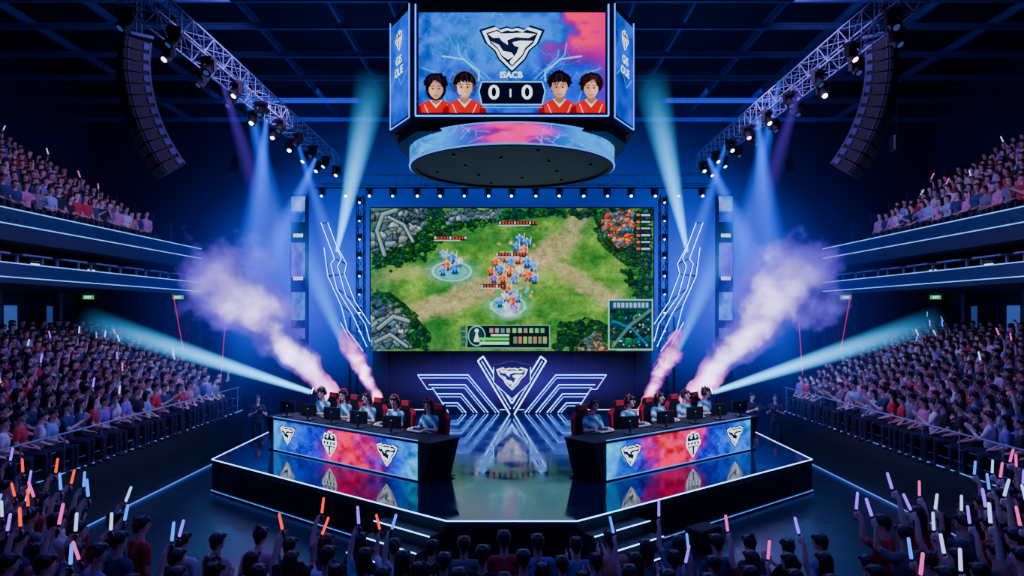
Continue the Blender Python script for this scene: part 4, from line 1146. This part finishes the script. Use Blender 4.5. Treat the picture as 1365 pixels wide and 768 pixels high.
for r,y0 in enumerate((9.0,8.4,7.8)):
    b=MB(); b.rbox((0,0,.40),(9.4,.34,.05),.015)
    for k in range(6): b.box((-4.4+k*1.76,0,.19),(.08,.24,.38))
    o=b.build('bench',[M_dkmetal],loc=(0,y0,0)); tag(o,'long dark bench on the arena floor','bench',group='floor benches')
    x=-4.35+.2*(r%2)
    while x<4.4:
        w=[4,3,2,2.0,2.0,2] if r<1 else [3,2,2,2.8,2.8,1]
        vi=random.choices(range(6),w)[0]
        if abs(x)<1.2 and vi in (3,4): vi=0
        px=x+random.uniform(-.04,.04)
        put(vi,V,desc,Vector((px,y0,-.015)),face(px,y0)+random.uniform(-.2,.2),random.uniform(.95,1.05),stickcol(px) if random.random()<.95 else None); count+=1
        x+=.45+random.uniform(0,.04)
person_spots.sort(key=lambda p:(p[0].y**2+p[0].x**2))
rest=[]
for i,(p,k) in enumerate(person_spots):
    vi=random.choices(range(6),[5,4,3,1.0,.8,3])[0]; ang=face(p.x,p.y,0,19)+random.uniform(-.35,.25)*(1 if p.x>0 else -1)*-1; sc=random.uniform(.90,1.03)
    if count<300:
        put(vi,V,desc,p,ang,sc,random.choice(['white','violet','pink']) if random.random()<.8 else None); count+=1
    else: rest.append((p,ang,sc,vi))
low=[]
TH=TAGS+['hair']
for (a,h,kw) in (('lap','short',{}),('lap','long',dict(female=True)),('clap','spiky',{}),('raise','short',{}),('raisehigh','long',dict(female=True)),('lap','bun',dict(lean=.15))):
    P,hc,R,g=figure(a,detail=False,**kw)
    for q in hair_prims(hc,R,h).L: P.L.append(q)
    me=prims_mesh('low',P,.032,[],TH,1)
    nv=len(me.vertices); vv=np.empty(nv*3); me.vertices.foreach_get('co',vv); nl=len(me.loops); li=np.empty(nl,int); me.loops.foreach_get('vertex_index',li)
    C=np.empty(len(me.polygons)*3); me.polygons.foreach_get('center',C); C=C.reshape(-1,3); ti=nearest_tag(C,P.L,TH)
    vt=np.zeros(nv,int); vt[li]=np.repeat(ti,4); low.append((vv.reshape(-1,3),li,vt))
AV=[];AL=[];AC=[];off=0
for (p,ang,sc,vi) in rest:
    v,l,vt=low[vi]; ca,sa=math.cos(ang),math.sin(ang)
    R=np.array([[ca,-sa,0],[sa,ca,0],[0,0,1]]); AV.append(v@R.T*sc+np.array(p)); AL.append(l+off); off+=len(v)
    c=shirts[random.choices(SN,weights)[0]]; sk=random.choice([(.72,.42,.31),(.82,.55,.45)]); hr=random.choice([(.012,.009,.012),(.012,.01,.014),(.05,.022,.015)])
    pal=np.array([sk,c,(.015,.02,.045),(.03,.03,.035),(0,0,0),(.4,.1,.1),hr]); AC.append(pal[vt])
AV=np.concatenate(AV);AL=np.concatenate(AL);AC=np.concatenate(AC)
me=bpy.data.meshes.new('crowd'); me.vertices.add(len(AV)); me.vertices.foreach_set('co',AV.reshape(-1).astype(np.float32))
me.loops.add(len(AL)); me.loops.foreach_set('vertex_index',AL.astype(np.int32)); m=len(AL)//4
me.polygons.add(m); me.polygons.foreach_set('loop_start',np.arange(0,4*m,4,dtype=np.int32)); me.polygons.foreach_set('loop_total',np.full(m,4,dtype=np.int32))
me.update(calc_edges=True); me.polygons.foreach_set('use_smooth',np.ones(m,bool))
at=me.color_attributes.new('Col','FLOAT_COLOR','POINT'); CC=np.ones((len(AV),4),dtype=np.float32); CC[:,:3]=AC; at.data.foreach_set('color',CC.reshape(-1))
me.materials.append(attr_pbr('crowd_cloth_and_skin',.75))
o=bpy.data.objects.new('spectator_crowd',me); COL.objects.link(o); tag(o,'seated spectators filling the farther rows of the stands','crowd',kind='stuff')
for (p,ang,sc,vi) in rest:
    if vi in (3,4) and random.random()<.6:
        give_stick(place(p,ang,sc),V[vi][1],random.choice(['white','white','violet','blue','pink']),.6)
cr,g,hc,R=make_person('crew_body','hold',.0085,'short',pbr('crew_shirt',(.02,.02,.03),.8),M_skin,M_hair,stand=True)
for (x,y,a) in ((-7.9,21.2,.5),(8.3,21.5,-.5),(7.7,21.9,.4)):
    M=place((x,y,0),a); n=dup(cr,None,M); tag(n,'crew member in black clothes standing beside the stage','person',group='crew members')
    c=empty('video_camera'); b=MB(); b.rbox((0,0,0),(.14,.30,.16),.02); b.build('camera_body',[M_black],c)
    b=MB(); b.cyl((0,-.15,0),(0,-.30,0),.05,.06,14); b.build('camera_lens',[M_grille],c); b=MB(); b.cyl((0,-.05,.12),(0,.10,.12),.015,n=8); b.cyl((0,-.05,.07),(0,-.05,.12),.012,n=6); b.cyl((0,.10,.07),(0,.10,.12),.012,n=6); b.build('handle',[M_black],c)
    c.matrix_world=M@Matrix.Translation((0,-.36,1.34)); tag(c,'black video camera held by a crew member','camera',group='video cameras')
kill(cr)
for o,g in V+VS: kill(o)
for o in ST.values(): kill(o)
for o in FX.values(): kill(o)

# ------------------------------------------------------------------ haze beams and fog
def mth(nt,op,a,b=None,clamp=False):
    n=nt.nodes.new('ShaderNodeMath'); n.operation=op; n.use_clamp=clamp
    for i,x in enumerate((a,b)):
        if x is None: continue
        if isinstance(x,(int,float)): n.inputs[i].default_value=x
        else: nt.links.new(x,n.inputs[i])
    return n.outputs[0]
def beam(p0,p1,r0,r1,col,s,label='soft blue light beam shining through haze',pw=1.3,qp=1.1):
    p0=Vector(p0);p1=Vector(p1);L=(p1-p0).length
    b=MB(); b.cyl((0,0,0),(0,0,L),r0,r1,24)
    m,nt,out=newmat('haze_beam')
    tc=nt.nodes.new('ShaderNodeTexCoord'); sp=nt.nodes.new('ShaderNodeSeparateXYZ'); nt.links.new(tc.outputs['Object'],sp.inputs[0])
    t=mth(nt,'DIVIDE',sp.outputs[2],L); Rr=mth(nt,'ADD',mth(nt,'MULTIPLY',t,r1-r0),r0)
    r=mth(nt,'SQRT',mth(nt,'ADD',mth(nt,'POWER',mth(nt,'ABSOLUTE',sp.outputs[0]),2),mth(nt,'POWER',mth(nt,'ABSOLUTE',sp.outputs[1]),2)))
    q=mth(nt,'SUBTRACT',1,mth(nt,'DIVIDE',r,Rr),True)
    e=mth(nt,'MULTIPLY',mth(nt,'POWER',q,qp),mth(nt,'POWER',mth(nt,'SUBTRACT',1,t,True),pw))
    e=mth(nt,'MULTIPLY',mth(nt,'DIVIDE',e,Rr),s)
    em=nt.nodes.new('ShaderNodeEmission'); em.inputs['Color'].default_value=(*col,1); nt.links.new(e,em.inputs['Strength'])
    nt.links.new(em.outputs[0],out.inputs['Volume'])
    o=b.build('light_beam',[m]); o.matrix_world=Matrix.Translation(p0)@(p1-p0).to_track_quat('Z','Y').to_matrix().to_4x4()
    tag(o,label,'light beam',group='light beams',kind='stuff'); return o
CB=(.03,.26,1); CC2=(.06,.44,1); BL=(.01,.10,1); PU=(.2,.05,1)
for s in (-1,1):
    beam((s*6.75,26.3,6.7),(s*5.2,26.0,13.6),.08,.85,CC2,4.2)
    beam((s*6.2,21,1.9),(s*13.0,20.5,4.2),.09,.50,CC2,5.5)
    beam((s*6.0,26.0,2.2),(s*8.6,25.5,8.5),.06,.8,CB,1.8)
    beam((s*7.2,20,10.0),(s*9.2,23,1.2),.08,1.3,BL,1.6)
    beam((s*7.2,23,10.0),(s*4.9,25.5,1.0),.08,.9,BL,1.0)
    beam((s*7.2,17,10.0),(s*5.5,21,1.0),.08,1.1,PU,.25)
    beam((s*7.2,25,10.0),(s*10.6,26.0,3.0),.08,1.3,BL,1.6)
    beam((s*9.4,24,12.5),(s*7.6,26.0,1.5),.08,1.1,BL,1.2)
def haze(c,r,col,s):
    b=MB(); b.ell((0,0,0),(1,1,1),32,20)
    m,nt,out=newmat('blue_haze'); tc=nt.nodes.new('ShaderNodeTexCoord'); ln=nt.nodes.new('ShaderNodeVectorMath'); ln.operation='LENGTH'; nt.links.new(tc.outputs['Object'],ln.inputs[0])
    q=mth(nt,'POWER',mth(nt,'SUBTRACT',1,ln.outputs['Value'],True),1.5)
    em=nt.nodes.new('ShaderNodeEmission'); em.inputs['Color'].default_value=(*col,1); nt.links.new(mth(nt,'MULTIPLY',q,s),em.inputs['Strength']); nt.links.new(em.outputs[0],out.inputs['Volume'])  # haze gives off its own colour in place of scattered stage light
    o=b.build('haze_cloud',[m],loc=c,smooth=True); o.scale=r; tag(o,'faint blue haze hanging in the air','haze',group='haze',kind='stuff')
haze((-8.2,31.5,6.0),(6.6,4.5,6),(.015,.08,.95),.34); haze((8.2,31.5,6.0),(6.6,4.5,6),(.015,.08,.95),.34); haze((0,32,10.5),(12,4,4),(.01,.08,.9),.13)
haze((0,23.3,2.0),(5.8,2.0,1.25),(.12,.05,.95),.22)
haze((-7.4,20,4.6),(4.2,4.5,4.4),(.03,.05,.95),.07); haze((7.4,20,4.6),(4.2,4.5,4.4),(.03,.05,.95),.07)

def smoke(p0,p1,r0,r1,pw,dens,E,outer,core,base,cb=(.1,.75),seed=0,nscale=.9,na=3.2,qk=1.5,label='billowing violet and white fog plume shooting upward'):
    p0=Vector(p0);p1=Vector(p1);L=(p1-p0).length
    b=MB(); n=24; vs=[];fs=[]; K=14
    for k in range(K+1):
        t=k/K*1.15; R=(r0+(r1-r0)*min(1,t)**pw)*1.5
        if k==K: R*=.5
        for i in range(n): a=2*pi*i/n; vs.append((R*math.cos(a),R*math.sin(a),t*L))
    fs.append(tuple(range(n-1,-1,-1))); fs.append(tuple(range(K*n,K*n+n)))
    for k in range(K):
        for i in range(n): j=(i+1)%n; fs.append((k*n+i,k*n+j,k*n+n+j,k*n+n+i))
    b.add(vs,fs,0)
    m,nt,out=newmat('fog_plume')
    tc=nt.nodes.new('ShaderNodeTexCoord'); sp=nt.nodes.new('ShaderNodeSeparateXYZ'); nt.links.new(tc.outputs['Object'],sp.inputs[0])
    t=mth(nt,'DIVIDE',sp.outputs[2],L,True); tt=mth(nt,'DIVIDE',sp.outputs[2],L)
    R=mth(nt,'ADD',mth(nt,'MULTIPLY',mth(nt,'POWER',t,pw),r1-r0),r0)
    r=mth(nt,'SQRT',mth(nt,'ADD',mth(nt,'POWER',mth(nt,'ABSOLUTE',sp.outputs[0]),2),mth(nt,'POWER',mth(nt,'ABSOLUTE',sp.outputs[1]),2)))
    q=mth(nt,'DIVIDE',r,R)
    no=nt.nodes.new('ShaderNodeTexNoise'); no.inputs['Scale'].default_value=nscale; no.inputs['Detail'].default_value=6; no.inputs['Roughness'].default_value=.62
    ad=nt.nodes.new('ShaderNodeVectorMath'); ad.operation='ADD'; ad.inputs[1].default_value=(seed*3.7,seed*1.3,seed*5.1); nt.links.new(tc.outputs['Object'],ad.inputs[0]); nt.links.new(ad.outputs[0],no.inputs['Vector'])
    nz=mth(nt,'SUBTRACT',no.outputs['Fac'],.5)
    d=mth(nt,'ADD',mth(nt,'MULTIPLY',mth(nt,'SUBTRACT',1.05,q),1.5),mth(nt,'MULTIPLY',nz,na))
    fade=mth(nt,'DIVIDE',mth(nt,'SUBTRACT',1.12,tt),.3,True)
    d=mth(nt,'SUBTRACT',d,mth(nt,'MULTIPLY',mth(nt,'SUBTRACT',1,fade),1.7))
    d=mth(nt,'MULTIPLY',d,.9,True)
    dd=mth(nt,'DIVIDE',mth(nt,'MULTIPLY',d,dens),R)
    up=mth(nt,'DIVIDE',mth(nt,'SUBTRACT',tt,cb[0]-.1),.15,True); dn=mth(nt,'DIVIDE',mth(nt,'SUBTRACT',cb[1],tt),.4,True)
    cf=mth(nt,'ADD',mth(nt,'SUBTRACT',1.0,mth(nt,'MULTIPLY',q,qk)),mth(nt,'MULTIPLY',nz,3.2))
    cf=mth(nt,'MULTIPLY',mth(nt,'MULTIPLY',cf,1.2,True),mth(nt,'MULTIPLY',up,dn),True)
    shade=mth(nt,'ADD',mth(nt,'MULTIPLY',nz,4.0),.95)
    mx0=nt.nodes.new('ShaderNodeMix'); mx0.data_type='RGBA'; bs=mth(nt,'DIVIDE',mth(nt,'SUBTRACT',.34,tt),.22,True); nt.links.new(bs,mx0.inputs['Factor']); mx0.inputs['A'].default_value=(*outer,1); mx0.inputs['B'].default_value=(*base,1)
    mx=nt.nodes.new('ShaderNodeMix'); mx.data_type='RGBA'; nt.links.new(cf,mx.inputs['Factor']); nt.links.new(mx0.outputs['Result'],mx.inputs['A']); mx.inputs['B'].default_value=(*core,1)
    em=nt.nodes.new('ShaderNodeEmission'); nt.links.new(mx.outputs['Result'],em.inputs['Color']); nt.links.new(mth(nt,'MULTIPLY',mth(nt,'MULTIPLY',dd,E),mth(nt,'MAXIMUM',shade,.1)),em.inputs['Strength'])
    ab=nt.nodes.new('ShaderNodeVolumeAbsorption'); ab.inputs['Color'].default_value=(0,0,0,1); nt.links.new(dd,ab.inputs['Density'])
    sh=nt.nodes.new('ShaderNodeAddShader'); nt.links.new(em.outputs[0],sh.inputs[0]); nt.links.new(ab.outputs[0],sh.inputs[1]); nt.links.new(sh.outputs[0],out.inputs['Volume'])
    o=b.build('fog_plume',[m],smooth=True); o.matrix_world=Matrix.Translation(p0)@(p1-p0).to_track_quat('Z','Y').to_matrix().to_4x4()
    tag(o,label,'fog',group='fog plumes',kind='stuff')
OUTC=(.17,.10,.95); CORE=(3.4,2.5,5.2); BASE=(2.6,.5,1.9)  # violet, white and pink light on the fog is put into its glow
for s in (-1,1):
    smoke((s*4.9,21,1.1),(s*9.6,21.3,6.2),.16,1.9,1.55,2.6,1,OUTC,CORE,BASE,(.08,.92),s+2,.85,3.9,1.55)
    smoke((s*3.5,19.3,1.3),(s*5.0,20.4,3.7),.08,.36,1.1,3.0,1,(.7,.06,1.1),(5,2.4,4.5),(5,1.0,1.1),(.0,.95),s+8,2.4,3.0,1.3,'short pinkish fog jet beside the players')
    for (x,y,z) in ((s*4.8,21,SZ),(s*3.4,19.25,SZ)):
        r=empty('fog_machine',(x,y,z)); b=MB(); b.rbox((0,0,.1),(.3,.3,.2),.02); b.build('machine_body',[M_black],r); b=MB(); b.cyl((0,0,.2),(s*.08,0,.34),.06,.045,12); b.build('nozzle',[M_dkmetal],r)
        tag(r,'small black fog machine with nozzle on the stage','fog machine',group='fog machines')

# ------------------------------------------------------------------ lights
def area(loc,target,size,power,col,sy=None,spec=1.0):
    l=bpy.data.lights.new('area_light','AREA'); l.energy=power; l.color=col; l.size=size; l.shape='RECTANGLE'; l.size_y=sy or size; l.specular_factor=spec
    o=bpy.data.objects.new('area_lamp',l); COL.objects.link(o); o.location=loc; o.rotation_euler=(Vector(target)-Vector(loc)).to_track_quat('-Z','Y').to_euler(); return o
def spot(loc,target,power,col,ang,blend=.5,r=.15,spec=1.0):
    l=bpy.data.lights.new('spot_light','SPOT'); l.energy=power; l.color=col; l.spot_size=ang; l.spot_blend=blend; l.shadow_soft_size=r; l.specular_factor=spec
    o=bpy.data.objects.new('spot_lamp',l); COL.objects.link(o); o.location=loc; o.rotation_euler=(Vector(target)-Vector(loc)).to_track_quat('-Z','Y').to_euler(); return o
for s in (-1,1):
    area((s*5,16,9.6),(s*12,18,2),3,400,(.42,.28,1),8,.2)
    area((s*8,20,12.5),(s*16,21,8),2,230,(.46,.30,1),6,.2)
    area((s*7.5,11,8),(s*7,9.0,0),2,110,(.12,.14,1),2,.3)
    spot((s*6.2,13,9.4),(s*4.0,16.4,1.6),3200,(.72,.75,1),math.radians(32),spec=.1)
    spot((s*6,21,9.4),(s*1.5,20.0,.8),6500,(.14,.08,1),math.radians(50),spec=.3)
    area((s*10,30,13),(s*10,36,8),6,500,(.02,.09,1))
area((0,24.6,6.0),(0,23.9,2),7,200,(.12,.14,1),1.5,.2)
area((0,21,11.5),(0,21,16),16,330,(.03,.13,1),16)  # added unseen lamp, brightens the ceiling beams from below
area((0,6.5,7.5),(0,9.0,1),9,150,(.10,.12,1),2,.6)  # added unseen lamp, puts a blue rim on the front spectators
area((0,26.3,5.6),(0,15,1),9,100,(.20,.5,.9),4,0)  # added unseen lamp, stands in for the glow of the video wall
w=bpy.data.worlds.new('world'); scene.world=w; w.use_nodes=True
bg=w.node_tree.nodes['Background']; bg.inputs[0].default_value=(.01,.04,.4,1); bg.inputs[1].default_value=.13
bpy.context.view_layer.update()
print('persons',count,'rest',len(rest),'sticks',sticks)
